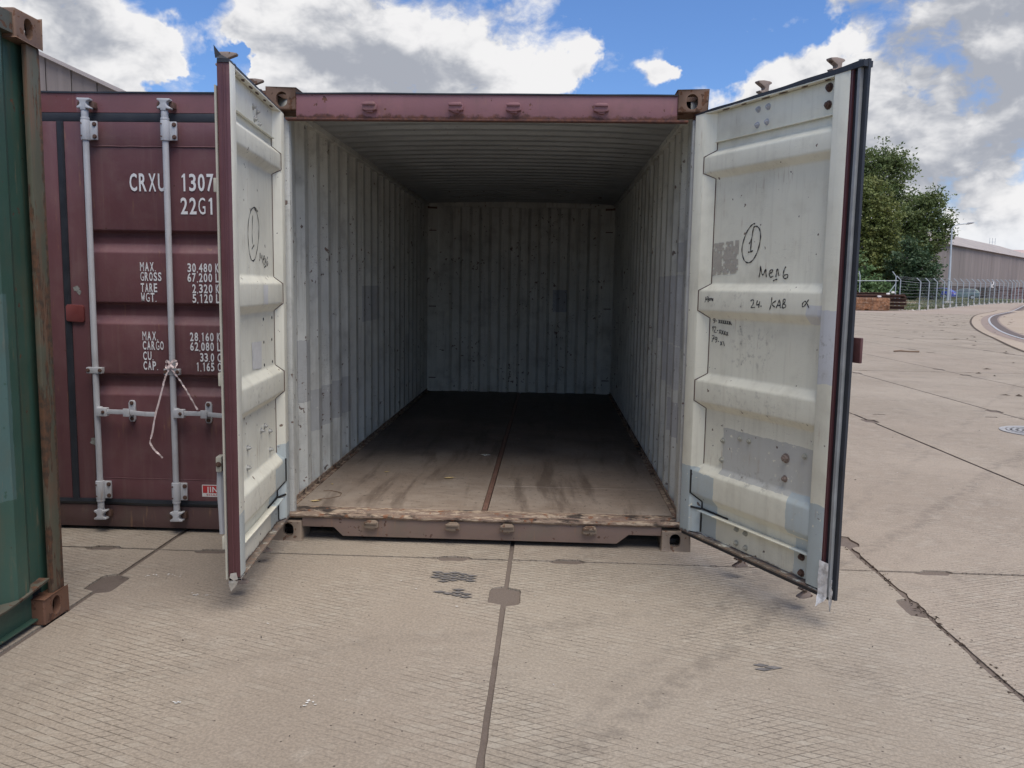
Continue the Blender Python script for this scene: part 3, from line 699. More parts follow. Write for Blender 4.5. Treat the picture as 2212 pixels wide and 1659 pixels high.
RS_rib = [[(0.48,1.459),(0.491,1.467),(0.503,1.461),(0.499,1.445),(0.485,1.428),(0.514,1.43)],[(0.531,1.464),(0.523,1.442),(0.543,1.446)],[(0.547,1.46),(0.541,1.428)],[(0.553,1.437),(0.562,1.436)],[(0.632,1.481),(0.629,1.449),(0.62,1.42)],[(0.662,1.465),(0.634,1.449),(0.658,1.434)],[(0.664,1.43),(0.677,1.454),(0.685,1.47),(0.691,1.45),(0.694,1.431)],[(0.673,1.443),(0.695,1.445)],[(0.705,1.432),(0.709,1.455),(0.712,1.473),(0.724,1.471),(0.721,1.458),(0.71,1.452),(0.727,1.448),(0.728,1.436),(0.708,1.432)],[(0.875,1.475),(0.862,1.459),(0.848,1.444),(0.838,1.443),(0.838,1.456),(0.852,1.467),(0.864,1.459),(0.88,1.437)]]
RS_rib2 = [[(0.119,1.475),(0.117,1.458),(0.112,1.444)],[(0.127,1.473),(0.141,1.475),(0.138,1.463),(0.149,1.459),(0.143,1.449),(0.134,1.45)],[(0.114,1.461),(0.142,1.466),(0.173,1.464),(0.18,1.461),(0.146,1.458),(0.115,1.46)],[(0.169,1.469),(0.182,1.454)],[(0.182,1.469),(0.174,1.453)]]
LS_all = [[(0.441,1.869),(0.477,1.882),(0.532,1.881),(0.587,1.857),(0.634,1.796),(0.643,1.725),(0.621,1.655),(0.581,1.622),(0.523,1.627),(0.467,1.679),(0.431,1.746),(0.426,1.811),(0.46,1.863),(0.503,1.878)],[(0.549,1.842),(0.563,1.756),(0.56,1.702)],[(0.577,1.676),(0.528,1.699)],[(0.426,1.621),(0.416,1.644),(0.407,1.665),(0.39,1.636),(0.369,1.655),(0.364,1.613)],[(0.343,1.632),(0.31,1.643),(0.329,1.652),(0.351,1.627),(0.325,1.604)],[(0.309,1.605),(0.298,1.643),(0.288,1.615)],[(0.326,1.592),(0.285,1.601)],[(0.244,1.65),(0.271,1.625),(0.26,1.601),(0.238,1.616),(0.258,1.625)]]
def open_door(side, hinge, e, label):
    s = -1 if side == 'right' else 1            # inner normal = s * local Y
    cream = m_cream_r if s < 0 else m_cream_l
    ang = math.atan2(e[1], e[0])
    def Q(u, n, z): return (u, s*n, z)
    def bx(mb, u0, u1, n0, n1, z0, z1, mi=0): return mb.box(Q(u0, n0, z0), Q(u1, n1, z1), mi)
    mats = [cream, m_maroon, m_maroon_edge]
    fr = MB()
    bx(fr, -.032, .050, -.055, 0, .160, 2.446)
    fr2 = MB(); bx(fr2, .957, 1.048, -.055, 0, .165, 2.452)
    bx(fr, .112, .957, -.055, -.034, .166, .294); bx(fr, .112, .957, -.055, -.034, 2.288, 2.440)
    for k_ in range(len(fr2.f)): fr.f.append([len(fr.v)+i for i in fr2.f[k_]]); fr.m.append(0)
    fr.v += fr2.v
    door = build('door', fr, mats, oc, bevel=.004)
    door['label'] = label
    door.location = hinge; door.rotation_euler = (0, 0, ang)
    # outer faces are maroon
    for p in door.data.polygons:
        if p.normal.y*s < -.5: p.material_index = 1
        if p.normal.x > .7 and p.center.x > 1.0: p.material_index = 2
    def part(name, mb, mat, **k): return build(name, mb, mat, door, **k)
    # slanted strip next to the hinge post
    mb = MB(); mb.add([Q(.0505, -.001, .166), Q(.122, -.0425, .166), Q(.122, -.046, .166), Q(.0505, -.046, .166), Q(.0505, -.001, 2.440), Q(.122, -.0425, 2.440), Q(.122, -.046, 2.440), Q(.0505, -.046, 2.440)],
                      [(0, 1, 5, 4), (1, 2, 6, 5), (2, 3, 7, 6), (3, 0, 4, 7), (0, 3, 2, 1), (4, 5, 6, 7)])
    part('hinge_side_strip', mb, cream)
    # pressed panel with four ribs (n, z)
    ribs = [(2.245, 2.215, 2.130, 2.098), (1.545, 1.508, 1.400, 1.360), (1.060, 1.018, .905, .868), (.560, .515, .385, .345)]
    prof = [(-.041, 2.290)]
    for a, b_, c_, d_ in ribs: prof += [(-.041, a), (-.004, b_), (-.004, c_), (-.041, d_)]
    prof.append((-.041, .292))
    pm = MB(); n = len(prof)
    def ustart(nn): return .120+(-.0425-nn)/.0415*.0695
    NU = 14
    for off, mi in ((0, 0), (-.004, 1)):
        base = len(pm.v)
        for i in range(NU+1):
            for nn, z in prof:
                u0 = ustart(nn); u = u0+(.9565-u0)*i/NU
                dent = mnoise.noise(Vector((u*4, z*3, 5+s)))*.003*math.sin(math.pi*i/NU)
                pm.v.append(Q(u, nn+off+dent, z+dent*.4))
        for i in range(NU):
            for j in range(n-1): pm.f.append([base+i*n+j, base+i*n+j+1, base+(i+1)*n+j+1, base+(i+1)*n+j]); pm.m.append(mi)
    pan = part('door_panel', pm, [cream, m_maroon], recalc=False, smooth=False)
    bm = bmesh.new(); bm.from_mesh(pan.data); es = [e_ for e_ in bm.edges if len(e_.link_faces) == 2 and e_.calc_face_angle(0) > R(25)]
    bmesh.ops.bevel(bm, geom=es, offset=.009, segments=3, profile=.5, affect='EDGES', clamp_overlap=True); bm.to_mesh(pan.data); bm.free(); smooth_by_angle(pan.data, 50)
    # sealant bead that follows the rib ends
    bead = []
    for nn, z in prof: bead.append(Vector(Q(ustart(nn)-.002, nn+.002, z)))
    part('sealant_bead', MB().tube([p for p in bead if p.z > .55], .0032, 6), m_bead)
    lowb = [p for p in bead if p.z < .56]+[Vector(Q(.121, -.038, .30)), Vector(Q(.121, -.0325, .285)), Vector(Q(.121, -.0325, .175))]
    part('sealant_bead', MB().tube(lowb, .0058, 6).tube([Q(.06, -.004, .306), Q(.125, -.038, .303)], .006, 6).tube([Q(.122, -.036, .306), Q(.25, -.037, .304), Q(.34, -.037, .303)], .005, 6), m_mastic)
    # flanges
    def wavy(u0, u1, n0, n1, z, t, amp, seed):
        mb = MB(); k = 40
        for i in range(k+1):
            u = u0+(u1-u0)*i/k; w1 = mnoise.noise(Vector((u*9, seed, 0)))*amp; w2 = mnoise.noise(Vector((u*25, seed, 3)))*amp*.6
            mb.v += [Q(u, n0, z), Q(u, n1+w1, z+w2), Q(u, n1+w1, z+t+w2), Q(u, n0, z+t)]
        for i in range(k):
            for j in range(4): mb.f.append([i*4+j, i*4+(j+1) % 4, (i+1)*4+(j+1) % 4, (i+1)*4+j]); mb.m.append(0)
        return mb
    part('bottom_rail_flange', wavy(.122, .957, -.034, -.001, .295, .005, .0015, 1), cream)
    part('bottom_flange', wavy(-.03, 1.047, -.054, .001, .150, .009, .004, 2), cream)
    part('top_flange', wavy(.05, .957, -.054, .000, 2.4405, .005, .002, 3), cream)
    part('top_rail_flange', wavy(.115, .957, -.034, -.020, 2.284, .004, .0005, 4), cream)
    # drain holes seen as dark plugs in the top flange
    for u, l_ in ((.90, .016), (.76, .02), (.62, .03), (.50, .03), (.34, .018), (.20, .028)):
        mb = MB(); k = 10
        mb.add([Q(u+l_*math.cos(2*math.pi*q/k), -.018+.006*math.sin(2*math.pi*q/k), 2.4375) for q in range(k)]+[Q(u+l_*math.cos(2*math.pi*q/k), -.018+.006*math.sin(2*math.pi*q/k), 2.4402) for q in range(k)],
               [tuple(range(k))]+[(q, (q+1) % k, k+(q+1) % k, k+q) for q in range(k)])
        part('drain_hole', mb, m_rustybolt)
    nb_ = Vector(Q(0, 1, 0))
    if s < 0:
        for u, z in ((.434, 2.398), (.505, 2.398), (.432, 2.323), (.501, 2.327)): part('bolt', MB().hexbolt(Q(u, -.034, z), nb_), m_galv)
        for u, z in ((.898, 2.409), (.896, 2.334)): part('bolt', MB().hexbolt(Q(u, -.034, z), nb_, .014, .012), m_rustybolt)
        for u, z in ((.272, .715), (.407, .75), (.477, .748), (.268, .61), (.869, .744)): part('bolt', MB().hexbolt(Q(u, -.041, z), nb_), m_pbolt)
        part('bolt', MB().hexbolt(Q(.746, -.041, .712), nb_, .017, .016), m_cam); part('bolt', MB().hexbolt(Q(.746, -.041, .611), nb_, .012, .012), m_cam)
        for u, z in ((.422, .272), (.492, .269), (.424, .198), (.498, .194)): part('bolt', MB().hexbolt(Q(u, -.034, z), nb_), m_pbolt)
        for u, z in ((.893, .267), (.896, .19)): part('bolt', MB().hexbolt(Q(u, -.034, z), nb_, .013, .012), m_rustybolt)
    else:
        for u, z in ((.454, .745), (.379, .757), (.274, .712), (.731, .707), (.267, .609), (.739, .611)): part('bolt', MB().hexbolt(Q(u, -.041, z), nb_, .011, .010), m_bolt)
        for u, z in ((.36, 1.322), (.166, 1.324), (.357, 1.201), (.176, 1.203), (.355, 1.080), (.168, 1.082)): part('bolt_hole', MB().cyl(Q(u, -.042, z), Q(u, -.039, z), .008, 8), m_dark)
        for u, z in ((.52, 2.37), (.45, 2.36), (.50, 2.315), (.42, 2.305)): part('bolt', MB().hexbolt(Q(u, -.034, z), nb_), m_bolt)
    # handwriting
    def write(strokes, n_, r_, mat, name):
        mb = MB()
        for stt in strokes:
            pts = [Q(u, n_, z) for u, z in stt]
            if len(pts) > 2:      # soften the polyline
                fine = []
                for i in range(len(pts)-1):
                    p0, p1, p2, p3 = [Vector(pts[max(0, min(len(pts)-1, i+q))]) for q in (-1, 0, 1, 2)]
                    for t in (0, .33, .66): fine.append(.5*((2*p1)+(-p0+p2)*t+(2*p0-5*p1+4*p2-p3)*t*t+(-p0+3*p1-3*p2+p3)*t**3))
                pts = fine+[Vector(pts[-1])]
            vs = []
            P_ = [Vector(p) for p in pts]
            for i, p in enumerate(P_):
                d = (P_[min(i+1, len(P_)-1)]-P_[max(i-1, 0)]); d = d.normalized() if d.length > 1e-9 else Vector((1, 0, 0))
                q = d.cross(Vector((0, 1, 0)))*r_*(.75+.35*math.sin(i*1.7)); vs += [p-q, p+q]
            mb.add(vs, [(2*i, 2*i+1, 2*i+3, 2*i+2) for i in range(len(P_)-1)])
        return part(name, mb, mat, smooth=False, recalc=False)
    if s < 0:
        write(RS_circ, -.0385, .0038, m_ink, 'handwriting')['label'] = 'handwritten circled number 1'
        write(RS_word, -.0385, .0036, m_ink, 'handwriting'); write(RS_tally, -.0385, .0024, m_ink, 'handwriting')
        write(RS_rib, -.0025, .0032, m_ink, 'handwriting'); write(RS_rib2, -.0025, .0026, m_ink, 'handwriting')
        # leftover adhesive of a torn label
        mb = MB(); rg = random.Random(3); nxg, nzg = 14, 12
        for i in range(nxg):
            for j in range(nzg):
                if rg.random() < .10 or i in (5,) and rg.random() < .55 or (i in (0, 13) and rg.random() < .3): continue
                u0, z0 = .118+i*.0148, 1.592+j*.0138+i*.0008
                j_ = lambda: rg.uniform(-.0012, .0012)
                mb.add([Q(u0+j_(), -.0385, z0+j_()), Q(u0+.0150+j_(), -.0385, z0+j_()), Q(u0+.0150+j_(), -.0385, z0+.0140+j_()), Q(u0+j_(), -.0385, z0+.0140+j_())], [(0, 1, 2, 3)])
        part('adhesive_residue', mb, simple('adhesive_residue', (.47, .43, .36), .6, 0, .12, 40), recalc=False, smooth=False)
        # rubber seal profile along the free edge
        def vs_(u0, u1, n0, n1, z0, z1, seed, amp=.003):
            mb = MB(); k = 30
            for i in range(k+1):
                z = z0+(z1-z0)*i/k; w1 = mnoise.noise(Vector((z*2.2, seed, 0)))*amp
                mb.v += [Q(u0+w1, n0, z), Q(u1+w1, n0, z), Q(u1+w1, n1, z), Q(u0+w1, n1, z)]
            for i in range(k):
                for j in range(4): mb.f.append([i*4+j, i*4+(j+1) % 4, (i+1)*4+(j+1) % 4, (i+1)*4+j]); mb.m.append(0)
            mb.f += [[0, 1, 2, 3], [k*4, k*4+1, k*4+2, k*4+3]]; mb.m += [0, 0]
            return mb
        part('seal_edge', vs_(1.0485, 1.058, -.052, -.004, .150, 2.470, 1, .002), m_maroon_edge)
        part('rubber_seal', vs_(1.0585, 1.083, -.040, -.016, .150, 2.476, 2), m_rubber)
        part('seal_strip', vs_(1.084, 1.098, -.040, -.004, .145, 2.482, 3), m_rubber2)
        part('rubber_seal', vs_(1.099, 1.122, -.034, -.020, .135, 2.480, 4, .003), m_rubber)
        def hs(u0, u1, n0, n1, z0, z1, z1b, seed):
            mb = MB(); k = 30
            for i in range(k+1):
                t = i/k; u = u0+(u1-u0)*t; w1 = mnoise.noise(Vector((u*4, seed, 0)))*.005
                mb.v += [Q(u, n0, z0), Q(u, n1+w1, z0+w1*.4), Q(u, n1+w1, z1+(z1b-z1)*t+w1), Q(u, n0, z1+(z1b-z1)*t)]
            for i in range(k):
                for j in range(4): mb.f.append([i*4+j, i*4+(j+1) % 4, (i+1)*4+(j+1) % 4, (i+1)*4+j]); mb.m.append(0)
            mb.f += [[0, 1, 2, 3], [k*4, k*4+1, k*4+2, k*4+3]]; mb.m += [0, 0]
            return mb
        part('rubber_seal', hs(-.04, 1.122, -.045, .002, 2.4465, 2.452, 2.472, 5), m_rubber)
        part('rubber_seal', hs(-.02, 1.10, -.050, -.006, .132, .1485, .148, 6), m_rubber)
        part('locking_plate', MB().box(Q(1.06, -.075, 1.205), Q(1.137, -.060, 1.315)), simple('rusty_red_plate', (.10, .040, .038), .55, 0, .3, 30), bevel=.003)
        # bent piece of silver foil tape at the lower corner
        foil = MB(); rg = random.Random(9)
        def foilstrip(uv, n_, z0, z1, nz, nu, amp):
            base = len(foil.v)
            for j in range(nz+1):
                t = j/nz; z = z0+(z1-z0)*t
                for i in range(nu+1):
                    w_ = i/nu; ua, ub = uv(t)
                    foil.v.append(Q(ua+(ub-ua)*w_, n_(t, w_)+rg.uniform(-amp, amp), z+rg.uniform(-amp, amp)))
            for j in range(nz):
                for i in range(nu): a = base+j*(nu+1)+i; foil.f.append([a, a+1, a+nu+2, a+nu+1]); foil.m.append(0)
        foilstrip(lambda t: (1.044+.012*max(0, .25-t)*4, 1.104-.05*max(0, .22-t)*4), lambda t, w_: .006+.012*abs(w_-.35)+(.02 if t < .25 else 0)*(1-t*4), .095, .305, 12, 4, .0022)
        foilstrip(lambda t: (1.108+.01*abs(t-.5), 1.136-.012*abs(t-.5)), lambda t, w_: .004+.008*w_, .090, .235, 9, 3, .003)
        m, N, b = mat_new('foil_tape'); co = N.n('ShaderNodeTexCoord').outputs['Object']
        f = N.noise(co, 25, 6, .7)
        N.put(b.inputs['Base Color'], N.mix(N.ramp(f, .35, .6), (.50, .50, .50), (.88, .88, .88))); b.inputs['Metallic'].default_value = .15
        b.inputs['Roughness'].default_value = .38; bump(N, b, f, .002)
        part('foil_tape', foil, m, recalc=False, smooth=False)
    else:
        write([stt for stt in LS_all[:3]], -.0385, .0040, m_ink, 'handwriting')['label'] = 'handwritten circled number 1'
        write(LS_all[3:], -.0385, .0036, m_ink, 'handwriting')
        pl = MB(); pl.add([Q(.615, -.0385, 1.216), Q(.415, -.0385, 1.210), Q(.418, -.0385, 1.070), Q(.608, -.0385, 1.079)], [(0, 1, 2, 3)]); part('paper_label', pl, simple('faded_label', (.66, .65, .62), .5, 0, .15, 40), recalc=False)
        part('seal_retainer', MB().box(Q(1.010, -.064, .16), Q(1.060, -.057, 2.35)), m_beige)
        for z in (.30, 1.05, 1.9): part('retainer_clip', MB().box(Q(1.0, -.078, z), Q(1.058, -.0645, z+.06)), m_beige, bevel=.003)
        part('edge_groove', MB().box(Q(1.0485, -.034, .17), Q(1.051, -.028, 2.44)).box(Q(1.0485, -.020, .17), Q(1.050, -.016, 2.44)), m_maroon_edge)
        part('rubber_seal', MB().prism([(-.03, 2.4465), (1.052, 2.4465), (1.052, 2.462), (-.03, 2.452)], s*-.052, s*-.002, 'y'), m_rubber)
        fl = MB(); fl.add([Q(1.055, -.058, 2.462), Q(1.052, -.004, 2.462), Q(.95, .002, 2.464), Q(1.060, -.062, 2.515), Q(1.050, -.034, 2.478)], [(0, 1, 4, 3), (1, 2, 4)])
        part('torn_seal_flap', fl, m_rubber, recalc=False, smooth=False)
        tr = MB(); rg = random.Random(2)
        tr.add([Q(1.052, -.045, .185), Q(1.053, -.018, .19), Q(1.053, -.012, .158), Q(1.052, -.03, .150), Q(1.052, -.05, .165)], [(0, 1, 2, 3, 4)])
        tr.add([Q(1.04, -.058, .150), Q(1.06, -.01, .150), Q(1.05, -.02, .125), Q(1.05, -.045, .098), Q(1.045, -.056, .13)], [(0, 1, 2, 3, 4)])
        part('torn_foil_scrap', tr, simple('dull_foil', (.5, .48, .44), .4, .4, .3, 40), recalc=False, smooth=False)
    # lock rods on the outer face with cams above and below
    for u in ((.414, .884) if s < 0 else (.347, .839)):
        part('lock_rod', MB().cyl(Q(u, -.085, .13), Q(u, -.085, 2.46), .017, 12), m_galv)
        for z0, sg in ((2.462, 1), (.128, -1)):
            hc = [(-.016, 0), (.014, 0), (.016, .016), (.060, .024), (.066, .034), (.030, .036), (.018, .044), (.020, .056), (.075, .078), (.078, .088), (.03, .094), (-.022, .092), (-.040, .088), (-.040, .080), (-.018, .070), (-.014, .040), (-.036, .032), (-.036, .022), (-.016, .018)]
            poly = [(s*(-.085+a*(.85 if s > 0 else .70)), z0+sg*b_*(.85 if sg > 0 else .72)) for a, b_ in hc]
            part('cam_head', MB().prism(poly, u-.016, u+.016, 'x'), m_cam, bevel=.003)
        for z in (2.36, .24, 1.25):
            mb = MB().box(Q(u-.055, -.060, z-.045), Q(u+.055, -.0555, z+.045)).box(Q(u-.024, -.106, z-.04), Q(u+.024, -.060, z+.04))
            part('rod_bracket', mb, m_galv, bevel=.003)
    hu = .955 if s > 0 else .95
    for z0, z1 in ((.69, .345),):
        mb = MB().box(Q(hu-.03, -.118, z0-.045), Q(hu+.035, -.092, z0+.025))
        part('handle_bracket', mb, m_beige, bevel=.004)
        part('door_handle', MB().tube([Q(hu, -.105, z0-.04), Q(hu, -.108, z0-.12), Q(hu, -.106, z0-.24), Q(hu, -.104, z1)], [.017, .019, .015, .014], 10), m_galv)
        part('bolt', MB().hexbolt(Q(hu+.034, -.105, z0-.01), (1, 0, 0), .009, .006), m_rustybolt)
    for z in (.30, .95, 1.65, 2.30):
        part('hinge_lug', MB().box(Q(-.060, -.058, z-.055), Q(-.025, -.020, z+.055)), m_castdirty, bevel=.004)
    return door
open_door('right', (1.1617, -.0788, 0), (.451, -.893), 'right-hand door with rusty grey repair patch and handwritten tallies')
open_door('left', (-1.1149, -.0462, 0), (.0985, -.995), 'left-hand door opened almost edge-on to the viewer')
# packing label on the right wall
lb = MB(); lb.add([(1.1705, .235, .905), (1.1705, .262, .905), (1.1705, .262, .998), (1.1705, .235, .998)], [(0, 1, 2, 3)])
o = build('wall_label', lb, m_stick_white, oc, recalc=False)
lb = MB()
for i in range(5): lb.add([(1.170, .238, .912+i*.017), (1.170, .258, .912+i*.017), (1.170, .258, .9145+i*.017), (1.170, .238, .9145+i*.017)], [(0, 1, 2, 3)])
build('label_print', lb, m_ink, oc, recalc=False)

# ---------------------------------------------------------------- closed maroon container
LC = Vector((-2.468, .10, 0))
cc_ = empty('shipping_container', LC, 'closed maroon shipping container with white stencilled weights, left of the open one', 'shipping container', 'shipping containers in the yard')
castings(cc_, -2.468-1.219, -2.468+1.219, .10, 6.158, 2.591, m_castdirty, m_castrust)
def cbuild(name, mb, mat, parent=None, **k):      # container-local coordinates
    return build(name, mb, mat, parent or cc_, **k)
hb = MB(); k = 60
for i in range(k+1):
    x = -1.055+2.11*i/k; dz_ = mnoise.noise(Vector((x*2, 8, 0)))*.004
    hb.v += [(x, .006, 2.470), (x, .004, 2.576+dz_), (x, .090, 2.580+dz_), (x, .09, 2.470)]
for i in range(k):
    for j in range(4): hb.f.append([i*4+j, (i+1)*4+j, (i+1)*4+(j+1) % 4, i*4+(j+1) % 4]); hb.m.append(0)
cbuild('header', hb, m_header2)
ge = MB()
for i in range(k+1):
    x = -1.055+2.11*i/k; dz_ = mnoise.noise(Vector((x*2, 8, 0)))*.004
    ge.v += [(x, -.002, 2.577+dz_), (x, -.002, 2.586+dz_), (x, .09, 2.588+dz_), (x, .09, 2.581+dz_)]
ge.f = [list(f) for f in hb.f]; ge.m = list(hb.m)
cbuild('rain_gutter', ge, m_rubber)
cbuild('sill', MB().prism([(-1.055, .158), (-1.055, .085), (-.87, .085), (-.82, .022), (1.057, .022), (1.057, .158)], .004, .08, 'y'), m_sillc, bevel=.005)
for s in (-1, 1):
    cbuild('corner_post', MB().box((s*1.150, .004, .12), (s*1.213, .16, 2.473)), m_maroon2, bevel=.004)
    cbuild('corner_post', MB().box((s*1.12, 5.95, .12), (s*1.213, 6.05, 2.473)), m_maroon2, bevel=.004)
    cbuild('top_side_rail', MB().box((s*1.160, .178, 2.510), (s*1.214, 5.88, 2.572)), m_maroon)
    cbuild('bottom_side_rail', MB().box((s*1.176, .178, .030), (s*1.213, 5.88, .172)), m_maroon)
    mb = MB(); pr = corr(5.74, .278, .075, .064, .036, .11)
    sheet(mb, pr, .168, 2.51, (lambda s_: lambda q, d, h: (s_*(1.172+d), .160+q, h))(s), .003)
    cbuild('side_wall', mb, [m_inner, m_maroon], recalc=False, smooth=False)
cbuild('roof_panel', MB().box((-1.16, .09, 2.555), (1.16, 5.95, 2.566)), m_maroon)
cbuild('floor', MB().box((-1.17, .09, .12), (1.17, 5.95, .165)), m_dark)
cbuild('end_wall', MB().box((-1.12, 5.98, .12), (1.12, 6.0, 2.5)), m_maroon)
cbuild('rubber_seal', MB().box((-1.150, .006, 2.418), (1.150, .03, 2.469)), m_rubber, bevel=.006)
gb = MB(); k = 80
for i in range(k+1):
    x = -1.150+2.30*i/k; a = mnoise.noise(Vector((x*3, 1, 0)))*.006; b_ = mnoise.noise(Vector((x*5, 7, 0)))*.004
    gb.v += [(x, .000, .160+a), (x, -.008, .176+a), (x, -.004, .196+b_), (x, .03, .197+b_), (x, .03, .159+a)]
for i in range(k):
    for j in range(5): gb.f.append([i*5+j, (i+1)*5+j, (i+1)*5+(j+1) % 5, i*5+(j+1) % 5]); gb.m.append(0)
cbuild('rubber_seal', gb, m_rubber)
gv = MB(); k = 50
for i in range(k+1):
    z = .19+(2.42-.19)*i/k; a = mnoise.noise(Vector((2, z*3, 0)))*.003
    gv.v += [(-.021+a, .004, z), (-.014, -.006, z), (.014+a, -.006, z), (.021+a, .004, z)]
for i in range(k):
    for j in range(3): gv.f.append([i*4+j, i*4+j+1, (i+1)*4+j+1, (i+1)*4+j]); gv.m.append(0)
cbuild('centre_seal', gv, m_rubber)
def closed_door(s):
    d0, d1 = .022, 1.140
    def X_(u): return s*u
    fr = MB()
    fr.box((X_(d0), .003, .192), (X_(.128), .045, 2.418)); fr.box((X_(1.06), .003, .192), (X_(d1), .045, 2.418))
    fr.box((X_(.128), .0035, 2.281), (X_(1.06), .045, 2.4175)); fr.box((X_(.128), .0035, .1925), (X_(1.06), .045, .325))
    door = cbuild('door', fr, m_maroon2, bevel=.003)
    door['label'] = 'right door carrying all the stencilled lettering' if s > 0 else 'left door mostly behind the green container'
    prof = [(.008, 2.282)]
    for a in (1.800, 1.380, .957):
        prof += [(.006, a+.002), (.040, a-.008), (.044, a-.075), (.006, a-.125)]
    prof.append((.008, .324))
    pm = MB(); n = len(prof); NU = 10
    for i in range(NU+1):
        u = .130+(1.058-.130)*i/NU
        for nn, z in prof:
            dent = mnoise.noise(Vector((u*4+s*3, z*3, 5)))*.0035*math.sin(math.pi*i/NU)
            pm.v.append((X_(u), nn+dent, z))
    for i in range(NU):
        for j in range(n-1): pm.f.append([i*n+j, i*n+j+1, (i+1)*n+j+1, (i+1)*n+j]); pm.m.append(0)
    # end caps of the pressed grooves
    for u in (.1285, 1.0595):
        for q in range(3):
            b0 = 1+q*4; ids = [prof[b0+t] for t in range(4)]
            pm.add([(X_(u), y, z) for y, z in ids], [(0, 1, 2, 3)])
    pan = build('door_panel', pm, m_maroon2, door, smooth=False)
    bm = bmesh.new(); bm.from_mesh(pan.data); es = [e_ for e_ in bm.edges if len(e_.link_faces) == 2 and e_.calc_face_angle(0) > R(20)]
    bmesh.ops.bevel(bm, geom=es, offset=.007, segments=3, profile=.5, affect='EDGES', clamp_overlap=True); bm.to_mesh(pan.data); bm.free(); smooth_by_angle(pan.data, 50)
    for z in (2.2805, .3255):
        build('weld_seam', MB().tube([(X_(.13+.93*i/20), .004, z+mnoise.noise(Vector((i*.7, s, z)))*.002) for i in range(21)], .003, 6), m_maroon2, door)
    for u in (.178, .642):
        ur = X_(u)
        def lean(z): return 0
        build('lock_rod', MB().cyl((ur, -.045, .30), (ur, -.045, 2.32), .0175, 16), m_galv, door)
        for z0, z1 in ((2.305, 2.418), (.205, .318)):
            mb = MB().tube([(ur, -.045, z0), (ur, -.045, z1)], .0255, 16)
            mb.box((ur-.032, -.040, z0+.004), (ur+.062, -.0225, z1-.004))
            mb.box((ur-.020, -.0225, z0+.01), (ur+.045, .004, z1-.01))
            br_ = build('rod_bracket', mb, m_galv, door, bevel=.004)
            for zz in (z0+.022, z1-.022):
                build('bolt', MB().hexbolt((ur+.050, -.040, zz), (0, -1, 0), .009, .006, 0, 0), m_rustybolt, door)
                build('bolt', MB().cyl((ur-.012, -.0715, zz), (ur-.012, -.064, zz), .0045, 8), m_rustybolt, door)
        for z0, z1, r_ in ((2.418, 2.432, .024), (2.432, 2.470, .0205), (.192, .205, .024), (.150, .192, .019)):
            build('rod_collar', MB().tube([(ur, -.045, z0), (ur, -.045, z1)], r_, 16), m_galv, door, bevel=.002)
        mb = MB().box((ur-.045, -.066, .965), (ur+.050, -.038, 1.002)).box((ur-.03, -.04, .970), (ur+.03, .004, .997))
        build('rod_clamp', mb, m_galv, door, bevel=.004)
        for dx in (-.033, .038): build('bolt', MB().hexbolt((ur+dx, -.066, .984), (0, -1, 0), .008, .005, 0, 0), m_rustybolt, door)
        # cams gripping the keepers
        for zc, sg in ((2.470, 1), (.150, -1)):
            poly = [(-.015, 0), (.015, 0), (.017, .012), (.040, .006), (.044, .014), (.024, .026), (.018, .038), (.022, .050), (.040, .056), (.040, .066), (-.034, .068), (-.036, .058), (-.020, .050), (-.016, .036), (-.024, .026), (-.036, .020), (-.034, .010), (-.016, .012)]
            build('cam_head', MB().prism([(ur+a, zc+sg*b_) for a, b_ in poly], -.068, -.028, 'y'), m_galv, door, bevel=.005)
            kz = zc+sg*.036
            for dx in (-.036, .034):
                build('cam_keeper', MB().prism([(ur+dx-.017, kz-.020), (ur+dx+.017, kz-.020), (ur+dx+.013, kz+.018), (ur+dx-.013, kz+.018)], -.036, .006, 'y'), m_rustybolt, cc_, bevel=.006)
        # handle with hub and retainer
        zh = .737
        def mir(m_):
            if s < 0: m_.v = [(2*ur-v[0], v[1], v[2]) for v in m_.v]
            return m_
        hub = MB().tube([(ur+.018, -.05, zh-.026), (ur+.018, -.05, zh+.030)], .019, 10); hub.box((ur+.01, -.078, zh-.024), (ur+.072, -.040, zh+.026))
        build('handle_hub', mir(hub), m_galv, door, bevel=.004)
        build('bolt', mir(MB().hexbolt((ur+.052, -.078, zh+.002), (0, -1, 0), .007, .004, 0, 0)), m_rustybolt, door)
        hnd = MB(); pts = [(ur+.07, -.062, zh+.003), (ur+.18, -.064, zh+.003), (ur+.20, -.066, zh+.004), (ur+.24, -.070, zh-.001), (ur+.30, -.066, zh-.006), (ur+.363, -.062, zh-.007)]
        for i, p in enumerate(pts):
            h_ = .0135
            hnd.v += [(p[0], p[1]-.004, p[2]-h_), (p[0], p[1]-.004, p[2]+h_), (p[0], p[1]+.004, p[2]+h_), (p[0], p[1]+.004, p[2]-h_)]
        for i in range(len(pts)-1):
            for j in range(4): hnd.f.append([i*4+j, i*4+(j+1) % 4, (i+1)*4+(j+1) % 4, (i+1)*4+j]); hnd.m.append(0)
        hnd.f += [[0, 1, 2, 3], [20, 21, 22, 23]]; hnd.m += [0, 0]
        build('door_handle', mir(hnd), m_galv, door, bevel=.002)
        rx = ur+.194
        poly = [(rx-.020, zh-.045), (rx-.012, zh-.062), (rx+.012, zh-.062), (rx+.020, zh-.045), (rx+.020, zh+.050), (rx+.012, zh+.066), (rx-.012, zh+.066), (rx-.020, zh+.050)]
        build('handle_retainer', mir(MB().prism(poly, -.012, .004, 'y').box((rx-.017, -.080, zh-.020), (rx+.017, -.012, zh-.012)).box((rx-.019, -.084, zh-.022), (rx+.019, -.076, zh+.026))), m_galv, door, bevel=.003)
        for dz_ in (-.044, .050): build('bolt', mir(MB().hexbolt((rx, -.012, zh+dz_), (0, -1, 0), .0085, .006, 0, 0)), m_rustybolt, door)
